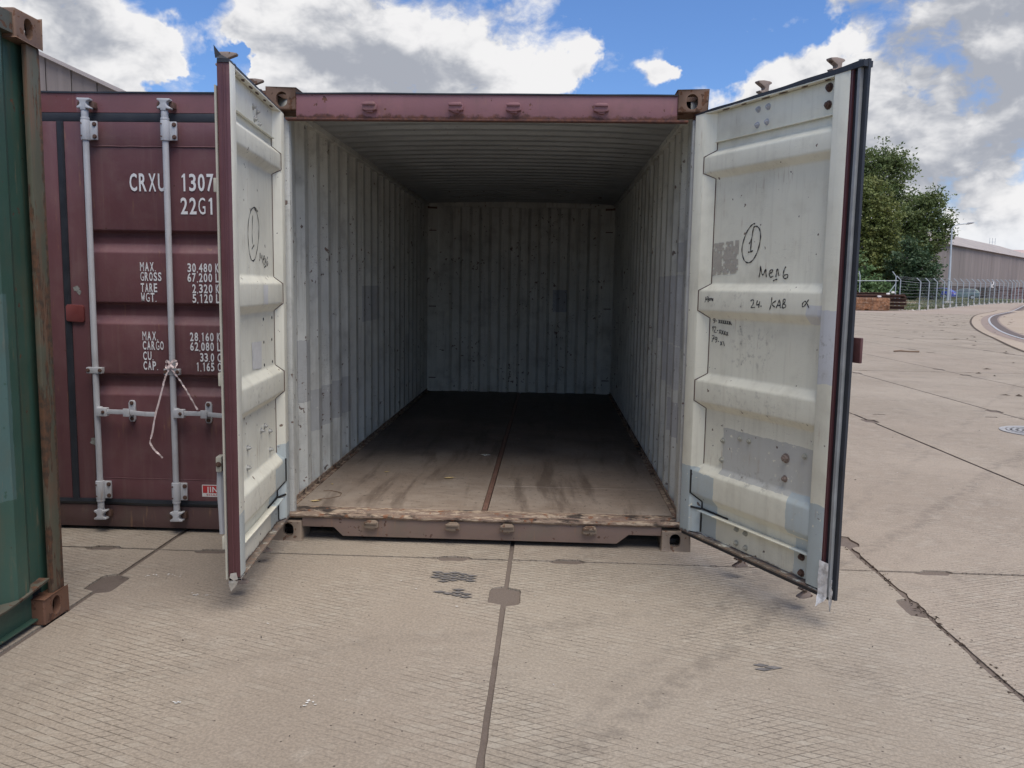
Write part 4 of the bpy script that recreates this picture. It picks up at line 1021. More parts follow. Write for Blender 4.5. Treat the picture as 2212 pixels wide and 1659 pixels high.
    return door
dr = closed_door(1)
dl_ = closed_door(-1)
# customs plate over the centre joint
pl = MB().prism([(-.004, 1.275), (.004, 1.266), (.096, 1.262), (.104, 1.272), (.104, 1.352), (.095, 1.364), (.006, 1.366), (-.004, 1.356)], -.016, .002, 'y')
cbuild('locking_plate', pl, simple('red_brown_plate', (.17, .045, .042), .45, 0, .15, 20), bevel=.004)
sc_ = MB()
for cx, cz, a in ((.055, 1.46, .026), (.075, 1.44, .018), (.125, .545, .030), (.150, .547, .022)):
    rg = random.Random(int(cx*1e4)); k = 11
    sc_.add([(cx+a*rg.uniform(.6, 1.2)*math.cos(2*math.pi*q/k)*.8, .0015 if cz < 1 else .0015, cz+a*rg.uniform(.5, 1.0)*math.sin(2*math.pi*q/k)) for q in range(k)], [tuple(range(k))])
build('paint_scrape', sc_, simple('bare_scrape', (.24, .24, .22), .6, 0, .5, 60), dr, recalc=False, smooth=False)

# stencilled lettering
dg = bpy.context.evaluated_depsgraph_get
def text_mesh(txt, h, wd=None, x=0, z=0, y=.0005, bold=.022, squeeze=.62, chip=0):
    cu = bpy.data.curves.new('txt', 'FONT'); cu.body = txt; cu.size = 1.0; cu.offset = bold; cu.space_character = 1.12
    cu.resolution_u = 3
    ob = bpy.data.objects.new('txt', cu); col.objects.link(ob); bpy.context.view_layer.update()
    me = bpy.data.meshes.new_from_object(ob.evaluated_get(dg()))
    co = [v.co.copy() for v in me.vertices]; x0 = min(c.x for c in co); x1 = max(c.x for c in co); 
    cap = .70
    sy = h/cap; sx = (wd/(x1-x0)) if wd else sy*squeeze
    mb = MB(); mb.add([((c.x-x0)*sx+x, y, c.y*sy+z) for c in co], [tuple(p.vertices) for p in me.polygons])
    bpy.data.objects.remove(ob); bpy.data.curves.remove(cu); bpy.data.meshes.remove(me)
    return mb, (x1-x0)*sx
def letter(txt, h, x, z, wd=None, right=False, y=.0008):
    """stencil lettering: near-monospaced narrow characters; the figure 1 gets its flag"""
    wt = [.42 if c in '.,' else 1.0 for c in txt]; n = sum(wt)
    cell = (wd or h*.5*n)/(n-.22); mb = MB()
    cx = x-(wd or h*.5*n if right else 0) if right else x
    for c, w_ in zip(txt, wt):
        gw = cell*(.78 if w_ == 1 else .20)
        if c == '1':
            t_ = cell*.21; x0 = cx+gw*.45
            mb.add([(x0, y, z), (x0+t_, y, z), (x0+t_, y, z+h), (x0+t_*.25, y, z+h), (x0-t_*.9, y, z+h*.86), (x0-t_*.9, y, z+h*.76), (x0, y, z+h*.80)], [(0, 1, 2, 3, 6), (3, 4, 5, 6)])
        elif c == 'W':
            t_ = cell*.17; P4 = [(0, 1), (.25, 0), (.5, .8), (.75, 0), (1, 1)]
            for (xa, za), (xb, zb) in zip(P4, P4[1:]):
                xa, xb = cx+xa*(gw-t_), cx+xb*(gw-t_)
                mb.add([(xa, y, z+za*h), (xa+t_, y, z+za*h), (xb+t_, y, z+zb*h), (xb, y, z+zb*h)], [(0, 1, 2, 3)])
        elif c in '.,':
            t_ = cell*.17; mb.add([(cx, y, z), (cx+t_, y, z), (cx+t_, y, z+t_*1.1), (cx, y, z+t_*1.1)], [(0, 1, 2, 3)])
            if c == ',': mb.add([(cx+t_*.35, y, z), (cx+t_, y, z), (cx+t_*.4, y, z-t_*1.2), (cx, y, z-t_*1.2)], [(0, 1, 2, 3)])
        else:
            g, _ = text_mesh(c, h, gw, cx, z, y, .0 if c in 'MWG' else (.024 if h < .08 else .018))
            zs = [v[2] for v in g.v]; z0, z1 = min(zs), max(zs)
            mb.add([(v[0], v[1], z+(v[2]-z0)/(z1-z0)*h) for v in g.v], g.f)
        cx += cell*w_
    o = build('lettering', mb, m_white, dr, smooth=False, recalc=False); o['label'] = 'white stencilled text %s' % txt
    return o
yl = .0025
letter('CRXU', .102, .400, 2.027, .212, y=yl); letter('1307', .100, .700, 2.030, .195, y=yl); letter('4', .100, .908, 2.030, .045, y=yl); letter('22G1', .096, .698, 1.899, .198, y=yl)
for t_, z in (('MAX.', 1.568), ('GROSS', 1.511), ('TARE', 1.446), ('WGT.', 1.390), ('MAX.', 1.162), ('CARGO', 1.106), ('CU.', 1.044), ('CAP.', .986)):
    letter(t_, .052, .445, z, {'MAX.': .094, 'GROSS': .126, 'TARE': .098, 'WGT.': .092, 'CARGO': .126, 'CU.': .062, 'CAP.': .088}[t_], y=yl)
for a, b_, z in (('30,480', 'KG', 1.566), ('67,200', 'LB', 1.509), ('2,320', 'KG', 1.445), ('5,120', 'LB', 1.388), ('28,160', 'KG', 1.162), ('62,080', 'LB', 1.105), ('33.0', 'CU.M.', 1.041), ('1,165', 'CU.FT.', .985)):
    wn_ = {'30,480': .145, '67,200': .147, '2,320': .120, '5,120': .120, '28,160': .142, '62,080': .142, '33.0': .084, '1,165': .110}[a]
    letter(a, .052, .873, z, wn_, right=True, y=yl); letter(b_, .052, .893, z, .048 if len(b_) == 2 else .115, y=yl)
# maker's sticker
build('sticker', MB().add([(.779, .0022, .224), (.985, .0022, .224), (.985, .0022, .298), (.779, .0022, .298)], [(0, 1, 2, 3)]) or (lambda m_: (m_.add([(.779, .0022, .224), (.985, .0022, .224), (.985, .0022, .298), (.779, .0022, .298)], [(0, 1, 2, 3)]), m_)[1])(MB()), m_stick_white, dr, recalc=False)
build('sticker_field', (lambda m_: (m_.add([(.784, .0016, .247), (.980, .0016, .247), (.980, .0016, .293), (.784, .0016, .293)], [(0, 1, 2, 3)]), m_)[1])(MB()), m_stick_red, dr, recalc=False)
mb, _ = text_mesh('JINDO', .033, .150, .806, .253, .0010, .02); build('sticker_print', mb, m_stick_white, dr, recalc=False, smooth=False)
mb, _ = text_mesh('SHANGHAI', .012, .150, .806, .230, .0010, .0); build('sticker_print', mb, m_stick_red, dr, recalc=False, smooth=False)

# the tape knotted round the rod is a thing of its own
def T(x, z, y=-.075): return (x+LC.x, y+LC.y, z)
tp = MB()
def band(pts, w0, seed):
    P_ = []
    for i in range(len(pts)-1):
        p0, p1, p2, p3 = [Vector(pts[max(0, min(len(pts)-1, i+q))]) for q in (-1, 0, 1, 2)]
        for t in (0, .25, .5, .75): P_.append(.5*((2*p1)+(-p0+p2)*t+(2*p0-5*p1+4*p2-p3)*t*t+(-p0+3*p1-3*p2+p3)*t**3))
    P_.append(Vector(pts[-1])); ws = []
    for i, p in enumerate(P_):
        d = (P_[min(i+1, len(P_)-1)]-P_[max(0, i-1)]).normalized(); a = mnoise.noise(Vector((i*.35, seed, 0)))*2.2
        q = d.cross(Vector((0, 1, 0))); ws.append((q*math.cos(a)+Vector((0, 1, 0))*math.sin(a))*w0)
    tp.ribbon(P_, ws)
band([T(.645, 1.010), T(.626, .985), T(.606, .94), T(.594, .896), T(.566, .80), T(.543, .723), T(.522, .621), T(.507, .569), T(.524, .529), T(.552, .50), T(.580, .473)], .0055, 1)
band([T(.645, 1.010), T(.668, .975), T(.690, .948), T(.718, .905), T(.742, .865), T(.762, .829), T(.798, .765)], .0055, 5)
band([T(.612, 1.035, -.06), T(.622, 1.050, -.066), T(.650, 1.020, -.072), T(.672, 1.012, -.07), T(.678, 1.04, -.064)], .0065, 8)
band([T(.676, 1.045, -.06), T(.66, 1.052, -.068), T(.634, 1.022, -.074), T(.618, 1.004, -.070), T(.612, 1.03, -.062)], .0065, 9)
kn = MB(); tp.tube([T(.636, 1.006, -.074), T(.650, 1.018, -.078), T(.660, 1.008, -.074)], .009, 8)
tag(build('tie_tape', tp, m_ribbon, None, loc=T(.645, 1.01), recalc=False, smooth=False), 'pale tape knotted round the lock rod of the closed maroon container, ends dangling', 'tape')

# ---------------------------------------------------------------- green container
GX, GY = -1.800, -1.142
gc = empty('shipping_container', (GX-1.219, GY-3.029, 0), 'green container with rust-streaked corner post and corrugated side, nearest at left', 'shipping container', 'shipping containers in the yard')
go = gc.location.copy()
castings(gc, GX-2.438, GX, GY-6.058, GY, 2.600, paint('rusty_brown_casting', (.145, .070, .042), .6, .60, .7, .6, (.06, .052, .045), .3), m_castrust)
gm = MB()
def gb_(name, mb, mat, **k): 
    mb.v = [tuple(Vector(v)-go) for v in mb.v]; return build(name, mb, mat, gc, **k)
m_gpost = paint('rusty_green_post', (.095, .095, .064), .6, .50, .75, .6, (.17, .085, .05), .85, chips=9, cs=(1, 1, .13), lowrust=[(1, 3.02, .02)])
m_gwall = paint('green_wall_paint', (.036, .082, .060), .45, .705, .85, .35, (.10, .085, .05), .45,
    patches=[((1.05, -.5, .60), (1.3, 2.74, 1.45), (.075, .135, .125), .8)])
for s, x in ((1, GX), (-1, GX-2.438)):
    for y0, y1 in ((GY-.094, GY-.004), (GY-6.055, GY-5.965)):
        gb_('corner_post', MB().box((x-s*.010, y0, .118), (x-s*.034, y1, 2.482)), m_gpost, bevel=.006)
        gb_('post_return', MB().box((x-s*.062, y0+.001, .119), (x-s*.067, y1-.02, 2.481)).box((x-s*.0345, (y1-.022 if y0 > GY-1 else y0+.001), .119), (x-s*.10, (y1-.002 if y0 > GY-1 else y0+.020), 2.481)), m_gwall)
    tr = MB(); k = 40
    for i in range(k+1):
        y = GY-5.88+(5.88-.165)*i/k; wv_ = mnoise.noise(Vector((y*2, s, 0)))*.004
        tr.v += [(x-s*.012+wv_, y, 2.497+wv_), (x-s*.012+wv_, y, 2.578), (x-s*.07, y, 2.585), (x-s*.07, y, 2.497)]
    for i in range(k):
        for j in range(4): tr.f.append([i*4+j, i*4+(j+1) % 4, (i+1)*4+(j+1) % 4, (i+1)*4+j]); tr.m.append(0)
    gb_('top_side_rail', tr, m_greenrust)
    gb_('bottom_side_rail', MB().box((x-s*.058, GY-5.88, .032), (x-s*.064, GY-.165, .150)).box((x-s*.030, GY-5.88, .026), (x-s*.075, GY-.150, .034)), m_green, bevel=.002)
    gb_('rail_stiffener', MB().box((x-s*.040, GY-.60, .035), (x-s*.057, GY-.594, .150)).box((x-s*.040, GY-1.4, .035), (x-s*.057, GY-1.394, .150)), m_green)
    fl = MB()
    for i in range(k+1):
        y = GY-5.88+(5.88-.11)*i/k
        b_ = .035*math.exp(-((y-(GY-.15))/.10)**2) if s > 0 else 0
        wv_ = mnoise.noise(Vector((y*3, 4, s)))*.005
        fl.v += [(x-s*.018, y, .150+b_+wv_), (x-s*.018+s*.006, y, .162+b_*1.1+wv_), (x-s*.075, y, .176+b_*.6)]
    for i in range(k):
        for j in range(2): fl.f.append([i*3+j, i*3+j+1, (i+1)*3+j+1, (i+1)*3+j]); fl.m.append(0)
    gb_('bottom_rail_flange', fl, m_greenrust, recalc=False)
    mb = MB(); pr = corr(5.79, .278, .070, .068, .036, .008)
    pr = [(q, .036-d if q not in (0,) else .036) for q, d in pr]
    sheet(mb, pr, .160, 2.500, (lambda s_, x_: lambda q, d, h: (x_-s_*(.024+d), GY-.094-q, h))(s, x), .003)
    gb_('side_wall', mb, [m_gwall, m_gwall], recalc=False, smooth=False)
gb_('roof_panel', MB().box((GX-2.40, GY-6.0, 2.560), (GX-.04, GY-.03, 2.574)), m_green)
gb_('end_wall', MB().box((GX-2.40, GY-.06, .12), (GX-.10, GY-.03, 2.56)), m_green)
gb_('end_wall', MB().box((GX-2.40, GY-6.03, .12), (GX-.10, GY-6.0, 2.56)), m_green)
gb_('floor', MB().box((GX-2.37, GY-6.0, .12), (GX-.07, GY-.07, .15)), m_dark)

# ---------------------------------------------------------------- litter on the container floor
m_leaf1 = simple('dry_yellow_leaf', (.48, .36, .17), .7, 0, .2, 80); m_leaf2 = simple('brown_leaf', (.16, .10, .06), .7, 0, .2, 80)
def leaf(x, y, rot, L, wd, mat, label, z=.1665, curl=.35):
    mb = MB(); n = 8; vs = []
    for i in range(n+1):
        t = i/n; w_ = wd*math.sin(math.pi*min(1, t*.95+.03))**.8*(.5 if t > .9 else 1)
        u = (t-.5)*L; zc = curl*L*(t-.45)**2
        for k_ in (-1, 0, 1): vs.append((u, k_*w_, zc+abs(k_)*w_*.45+.0006))
    fs = []
    for i in range(n):
        for j in range(2): fs.append((i*3+j, i*3+j+1, (i+1)*3+j+1, (i+1)*3+j))
    mb.add(vs, fs); mb.tube([(.5*L-.004, 0, curl*L*.28), (.72*L, 0, curl*L*.2)], .0008, 5)
    o = build('leaf', mb, mat, recalc=False); o.location = (x, y, z); o.rotation_euler = (0, 0, rot)
    tag(o, label, 'leaf'); return o
leaf(-.30, .99, .3, .070, .016, m_leaf1, 'curled yellow leaf on the plywood near the middle of the container floor')
leaf(-1.05, .275, .2, .055, .014, m_leaf1, 'pale yellow leaf in the front left corner of the container floor')
leaf(-1.03, .31, 1.2, .040, .012, m_leaf2, 'dark brown leaf beside the yellow one in the front left floor corner')
leaf(-.77, 1.14, .7, .040, .009, m_leaf1, 'small pale leaf scrap on the left side of the plywood floor')
leaf(-1.06, .73, 2.0, .026, .008, m_leaf1, 'tiny yellow leaf close to the left wall of the container')
tw = MB().tube([(-1.07, .54, .1685), (-1.02, .545, .171), (-.97, .52, .170), (-.935, .48, .172), (-.93, .42, .169), (-.98, .36, .168), (-1.04, .33, .168)], .0022, 6)
tag(build('twig', tw, m_leaf2, None, loc=(-1, .45, .168)), 'thin bent twig lying by the left front edge of the floor', 'twig')
fe = MB()
for a, L in ((.2, .045), (.9, .03), (1.6, .026), (2.3, .028), (2.9, .04), (3.5, .018), (5.9, .02)):
    fe.tube([(-.11, 1.82, .168), (-.11+L*.6*math.cos(a), 1.82+L*.6*math.sin(a), .174), (-.11+L*math.cos(a), 1.82+L*math.sin(a), .172)], [.0028, .002, .0008], 5)
tag(build('paper_scrap', fe, simple('pale_scrap', (.55, .55, .48), .7), None, loc=(-.11, 1.82, .167)), 'small spiky pale scrap left of the rusty floor strip', 'scrap')

# ---------------------------------------------------------------- yard furniture
# manhole
mx, my, mrad = 5.83, 4.66, .39
mh = empty('manhole_cover', (mx, my, 0), 'round iron manhole cover set in the concrete at the right edge', 'manhole cover')
m_iron = simple('worn_iron', (.36, .35, .34), .5, .2, .3, 20)
m_irond = simple('iron_recess', (.05, .045, .042), .8, 0, .3, 20)
def disc(r0, r1, z0, z1, n=48):
    mb = MB(); vs = []
    for i in range(n):
        a = 2*math.pi*i/n; c_, s_ = math.cos(a), math.sin(a)
        vs += [(r0*c_, r0*s_, z0), (r1*c_, r1*s_, z0), (r1*c_, r1*s_, z1), (r0*c_, r0*s_, z1)]
    fs = []
    for i in range(n):
        for j in range(4): fs.append((i*4+j, i*4+(j+1) % 4, ((i+1) % n)*4+(j+1) % 4, ((i+1) % n)*4+j))
    mb.add(vs, fs); return mb
build('frame_ring', disc(.33, mrad, .001, .012), m_iron, mh)
build('cover_plate', disc(.0005, .322, .001, .006), m_irond, mh)
for r_ in (.07, .13, .19, .25, .305): build('raised_ring', disc(r_-.016, r_+.012, .005, .013), m_iron, mh)
rb = MB()
for i in range(12):
    a = math.pi*2*i/12; rb.add([(r_*math.cos(a+d), r_*math.sin(a+d), .0135) for r_, d in ((.08, -.1), (.30, -.03), (.30, .03), (.08, .1))], [(0, 1, 2, 3)])
build('raised_rib', rb, m_iron, mh, recalc=False)
# stick and small debris
sk = MB().tube([(9.24, 17.16, .02), (9.4, 17.14, .035), (9.6, 17.08, .025), (9.83, 17.03, .03)], [.018, .022, .016, .022], 7)
tag(build('stick', sk, m_leaf2, None, loc=(9.5, 17.1, .02)), 'long dark stick lying on the concrete far right', 'stick')
db = MB(); rg = random.Random(21)
for _ in range(150):
    y = 8+rg.random()**1.3*50; x = 2.5+(y+4.7)*rg.uniform(.36, .66); a = rg.uniform(.02, .16)*(.5+y/50); b_ = rg.uniform(.01, .04)
    th = rg.uniform(-.3, .3); k = 7
    db.add([(x+rg.uniform(.6, 1.1)*a*math.cos(2*math.pi*q/k)*math.cos(th), y+rg.uniform(.6, 1.1)*b_*math.sin(2*math.pi*q/k)+a*math.cos(2*math.pi*q/k)*math.sin(th), .006) for q in range(k)]+[(x, y, .006+b_*.8)], [(q, (q+1) % k, k) for q in range(k)])
tag(build('yard_debris', db, m_crackmat, smooth=False), kind='stuff')
# track apron, rails
def catmull(P_, n=6):
    P_ = [Vector(p) for p in P_]; o = []
    for i in range(len(P_)-1):
        p0, p1, p2, p3 = [P_[max(0, min(len(P_)-1, i+q))] for q in (-1, 0, 1, 2)]
        for k_ in range(n):
            t = k_/n; o.append(.5*((2*p1)+(-p0+p2)*t+(2*p0-5*p1+4*p2-p3)*t*t+(-p0+3*p1-3*p2+p3)*t**3))
    return o+[P_[-1]]
edge = catmull([(9.3, 6.0, 0), (10.9, 11.5, 0), (13.13, 18.29, 0), (15.84, 25.12, 0), (17.64, 29.58, 0), (20.1, 35.2, 0), (23.87, 43.16, 0), (29.48, 54.2, 0), (34.0, 62.2, 0), (41, 73.5, 0)])
rail = catmull([(12.2, 9, 0), (14.2, 17, 0), (16.52, 24.48, 0), (18.64, 29.93, 0), (21.24, 35.64, 0), (23.9, 41.2, 0), (27.72, 48.74, 0), (31.84, 56.27, 0), (35.3, 62.0, 0), (39.4, 68.6, 0), (49.5, 84.6, 0)])
def strip(A, off0, off1, z, z2=None):
    mb = MB(); n = len(A)
    for i, p in enumerate(A):
        d = (A[min(i+1, n-1)]-A[max(i-1, 0)]).normalized(); q = Vector((d.y, -d.x, 0)); h_ = hgt(p.x, p.y)*1.0
        mb.v += [tuple(p+q*off0+Vector((0, 0, z+h_))), tuple(p+q*off1+Vector((0, 0, (z if z2 is None else z2)+h_)))]
    mb.f = [[2*i, 2*i+1, 2*i+3, 2*i+2] for i in range(n-1)]; mb.m = [0]*(n-1); return mb
ap = strip(edge, 0, 24, .006); tag(build('track_apron', ap, m_apron, recalc=False), kind='structure')
tag(build('apron_joint', strip(edge, -.06, .035, .0105), m_crackmat, recalc=False), kind='structure')
m_groove = simple('rail_groove_dirt', (.24, .185, .155), .85, 0, .25, 3)
m_groove2 = simple('rail_groove_dark', (.11, .085, .075), .85, 0, .25, 3)
m_rail = simple('polished_rail', (.55, .55, .56), .35, .6, .1, 10)
for k_, off in enumerate((0.0, 3.05)):
    tk = empty('embedded_rail', rail[0]+Vector((off, 0, 0)), 'curved steel rail sunk in the concrete, %s' % ('outer one nearer the containers' if k_ == 0 else 'inner one at the right edge'), 'rail', 'rails sunk in the yard')
    def rb_(name, mb, mat):
        mb.v = [tuple(Vector(v)-tk.location) for v in mb.v]; return build(name, mb, mat, tk, recalc=False)
    rb_('groove_edge', strip(rail, off-.42, off-.06, .011), m_groove)
    rb_('rail_head', strip(rail, off-.055, off+.05, .022), m_rail)
    rb_('flangeway', strip(rail, off+.052, off+.42, .0115), m_groove2)
    rb_('groove_edge', strip(rail, off+.425, off+.52, .012), m_groove)

# stacked rusty steel
m_rustbox = paint('rusty_steel_block', (.27, .125, .06), .8, .50, .55, .9, (.36, .29, .225), .3, chips=3, cs=(1, 1, 1.6), big=.45)
m_rustbeam = simple('dark_rusty_beam', (.085, .042, .03), .8, 0, .35, 3)
bx_ = empty('steel_block', (26.1, 67.55, 0), 'long rust-streaked steel block with two fork slots, in front of the stacked beams', 'steel block')
bb = MB(); L0, L1 = -3.2, 3.0
bb.prism([(L0, 0), (1.62-2.2, 0), (1.62-2.2, .06), (1.62-1.75, .09), (1.62-1.72, 0), (1.62-.75, 0), (1.62-.72, .07), (1.62-.36, .07), (1.62-.33, 0), (2.94, 0), (3.0, .08), (3.0, .98), (2.94, 1.06), (L0, 1.05)], 0, 1.9, 'y')
build('block_body', bb, m_rustbox, bx_, bevel=.03)
bx_.rotation_euler = (0, 0, .04)
def beam(x0, x1, y0, y1, z0, z1, label):
    mb = MB(); t = .05
    hb_ = (z1-z0)
    mb.prism([(y0, z0), (y1, z0), (y1, z0+t), ((y0+y1)/2+t/2, z0+t), ((y0+y1)/2+t/2, z1-t), (y1, z1-t), (y1, z1), (y0, z1), (y0, z1-t), ((y0+y1)/2-t/2, z1-t), ((y0+y1)/2-t/2, z0+t), (y0, z0+t)], x0, x1, 'x')
    o = build('steel_beam', mb, m_rustbeam, None, loc=(x1, y0, z0), smooth=False, bevel=.012, seg=1); tag(o, label, 'steel beam', 'rusty beams stacked in the yard'); return o
names = [('bottom', .08, .38, 31.08), ('second', .43, .67, 31.25), ('third', .71, 1.02, 31.2)]
for nm, z0, z1, xr in names:
    for r_, y0 in (('front', 69.3), ('rear', 70.0)):
        beam(22.5, xr-(0 if r_ == 'front' else .25), y0, y0+.55, z0, z1, '%s rusty steel beam from the ground, %s row of the low stack' % (nm, r_))
for i, (z0, y0, xr) in enumerate(((1.06, 69.25, 30.6), (1.14, 69.5, 30.2), (1.30, 69.9, 30.0))):
    beam(22.5, xr, y0, y0+.35, z0, z0+.2, ['lowest of the long rusty beams lying on top of the stack', 'middle long rusty beam on top of the stack', 'uppermost long rusty beam, highest of the stack'][i])
for i in range(6):
    beam(29.6+.1*i, 30.9-.0*i+.08*i, 69.2+.12*i, 69.3+.12*i+.1, 1.05+.035*(6-i), 1.13+.035*(6-i)+.04, ['short', 'thin', 'narrow', 'stubby', 'slanting', 'splintered'][i]+' beam end jutting from the right tip of the rusty stack')
for (x, z, y), lab in zip(((28.69, 1.17, 69.13), (29.45, 1.40, 69.2), (29.87, 1.53, 69.25)), ('white rag on the lower edge of the rusty beams, leftmost of three', 'white rag lying on the rusty beams, middle of three', 'white rag on top of the rusty beams, rightmost of three')):
    mb = MB(); rg = random.Random(int(x*10)); n1_, n2_ = 8, 5; vs = []; fs = []
    for j in range(1, n2_):
        for i in range(n1_):
            a = 2*math.pi*i/n1_; ph = math.pi*j/n2_; r_ = rg.uniform(.8, 1.15)
            vs.append((x+.19*r_*math.sin(ph)*math.cos(a), y-.1+.1*r_*math.sin(ph)*math.sin(a), z+.10*r_*math.cos(ph)))
    for j in range(n2_-2):
        for i in range(n1_): fs.append((j*n1_+i, j*n1_+(i+1) % n1_, (j+1)*n1_+(i+1) % n1_, (j+1)*n1_+i))
    fs += [tuple(range(n1_)), tuple(range((n2_-2)*n1_, (n2_-1)*n1_))]
    mb.add(vs, fs); tag(build('rag', mb, m_stick_white, None, loc=(x, y, z)), lab, 'rag')

# ---------------------------------------------------------------- fence
m_post = simple('fence_post_steel', (.40, .44, .47), .5, .1, .12, 3)
m_wire = simple('fence_wire', (.30, .33, .35), .5, .2, .1, 3)
FP = [(31.16, 70.9, 0.0, 2.65), (32.97, 71.06, 0.17, 2.5), (34.56, 72.97, 0.16, 2.53), (36.06, 74.75, 0.15, 2.55), (37.47, 76.4, 0.14, 2.58), (38.84, 77.96, 0.16, 2.6), (40.02, 79.28, 0.19, 2.62), (41.26, 80.66, 0.22, 2.64), (42.47, 81.98, 0.25, 2.66), (43.67, 83.28, 0.28, 2.68), (44.83, 84.52, 0.31, 2.7), (45.88, 85.62, 0.34, 2.71), (46.94, 86.73, 0.37, 2.73), (47.96, 87.78, 0.4, 2.75), (48.96, 88.8, 0.42, 2.76), (49.92, 89.77, 0.45, 2.78), (50.89, 90.74, 0.48, 2.79), (51.87, 91.71, 0.51, 2.81), (52.65, 92.48, 0.53, 2.82), (53.42, 93.23, 0.56, 2.83), (54.42, 94.2, 0.59, 2.84), (56.5, 96.4, .62, 2.9), (58.6, 98.6, .64, 2.95), (60.7, 100.8, .66, 3.0)]
fn = empty('mesh_fence', (31.16, 70.9, 0), 'long grey wire mesh fence with slanted post tops along the yard edge', 'fence')
FO = fn.location.copy()
def fb(name, mb, mat, **k): mb.v = [tuple(Vector(v)-FO) for v in mb.v]; return build(name, mb, mat, fn, **k)
for i, (x, y, z0, z1) in enumerate(FP):
    if i == 5: pass
    fb('post', MB().tube([(x, y, z0-.3), (x, y, z1), (x-.36, y+.03, z1+.33)], .042, 6), m_post)
    fb('post_foot', MB().tube([(x, y-.05, z0-.3), (x, y-.05, z0+.32)], .08, 6), simple('pale_post_foot', (.55, .53, .49), .8) if i == 0 else bpy.data.materials['pale_post_foot'])
for t in [0.05, .17, .30, .43, .56, .69, .80, .91, 1.0]:
    fb('wire_strand', MB().tube([(x, y, z0+.1+(z1-z0-.2)*t) for x, y, z0, z1 in FP], .006 if t < 1 else .012, 4), m_wire)
for t in (.35, .68, 1.0):
    fb('barbed_strand', MB().tube([(x-.36*t, y+.03*t, z1+.33*t) for x, y, z0, z1 in FP], .005, 4), m_wire)
wm = MB()
for a, b_ in zip(FP[1:], FP[2:]):
    A = Vector((a[0], a[1], 0)); B = Vector((b_[0], b_[1], 0)); n = int((B-A).length/.10)
    for i in range(n):
        for sg in (1, -1):
            p = A+(B-A)*(i/n); z0 = a[2]+.1; H_ = a[3]-a[2]-.2
            d = (B-A).normalized()*.0022; e_ = (B-A).normalized()*sg*H_
            # woven diagonals wrapped inside the bay
            seg_ = 6
            for q in range(1):
                t0 = p; L_ = (B-A).length; s0 = (p-A).length; s1 = s0+sg*H_
                s1c = max(0, min(L_, s1)); zz = z0+H_*abs(s1c-s0)/H_
                p2 = A+(B-A).normalized()*s1c
                wm.add([tuple(t0-d+Vector((0, 0, z0))), tuple(t0+d+Vector((0, 0, z0))), tuple(p2+d+Vector((0, 0, zz))), tuple(p2-d+Vector((0, 0, zz)))], [(0, 1, 2, 3)])
                # the wire that starts at the post side higher up
                if s1c != s1:
                    pb = A if sg < 0 else B; other = B if sg < 0 else A
    n2_ = int((B-A).length/.25)
    for i in range(n2_):
        p = A+(B-A)*(i/n2_); d = (B-A).normalized()*.004
        wm.add([tuple(p-d+Vector((0, 0, a[2]+.1))), tuple(p+d+Vector((0, 0, a[2]+.1))), tuple(p+d+Vector((0, 0, a[3]-.1))), tuple(p-d+Vector((0, 0, a[3]-.1)))], [(0, 1, 2, 3)])
o = fb('wire_mesh', wm, m_wire, recalc=False, smooth=False); o['kind'] = 'stuff'
gt_ = empty('gate_frame', (29.5, 72.6, 0), 'tubular gate with two bent-top posts and slanting brace behind the rusty beams', 'gate')
GO = gt_.location.copy()
def gf(name, mb, mat=None): mb.v = [tuple(Vector(v)-GO) for v in mb.v]; return build(name, mb, mat or m_post, gt_)
gf('post', MB().tube([(31.73, 73.2, 0), (31.70, 73.3, 3.0), (31.38, 73.35, 3.42)], .045, 6))
gf('post', MB().tube([(28.47, 73.0, 0), (28.44, 73.15, 2.94), (28.34, 73.2, 3.40)], .045, 6))
gf('top_bar', MB().tube([(27.63, 72.11, 2.52), (31.52, 72.29, 2.585)], .032, 6)); gf('side_bar', MB().tube([(27.63, 72.11, .1), (27.63, 72.11, 2.52)], .035, 6))
gf('brace', MB().tube([(31.69, 73.27, 2.31), (31.12, 73.15, 1.5)], .032, 6))
sg_ = empty('fence_sign', (45.74, 83.9, 2.5), 'small white notice with dark figure, wired to the fence', 'sign')
build('sign_board', MB().box((-.13, -.01, -.30), (.13, .01, .30)), m_stick_white, sg_)
build('sign_mark', MB().box((-.10, -.016, .05), (.0, -.0105, .26)).box((.0, -.016, -.24), (.10, -.0105, -.02)), m_ink, sg_)
# street lamp
lp = empty('street_lamp', (42.13, 85.57, .0), 'tall grey street lamp with curved arm behind the mesh fence', 'street lamp')
build('footing', MB().box((-.42, -.35, -.2), (.42, .4, .72)), simple('lamp_footing', (.42, .40, .36), .85, 0, .2, 3), lp, bevel=.03)
build('pole', MB().tube([(0, 0, .3), (.15, .4, 4.2), (.30, .93, 8.15)], [.14, .11, .075], 10), m_post, lp)
arm = catmull([(.30, .93, 8.15), (.40, .95, 8.42), (.72, 1.0, 8.66), (1.3, 1.05, 8.78), (1.9, 1.08, 8.84)], 4)
build('arm', MB().tube(arm, .055, 8), m_post, lp)
build('lamp_head', MB().tube([(1.75, 1.07, 8.80), (2.0, 1.09, 8.87), (2.35, 1.1, 8.93), (2.62, 1.12, 8.96)], [.05, .12, .10, .03], 8), simple('lamp_head_grey', (.30, .31, .33), .5), lp)

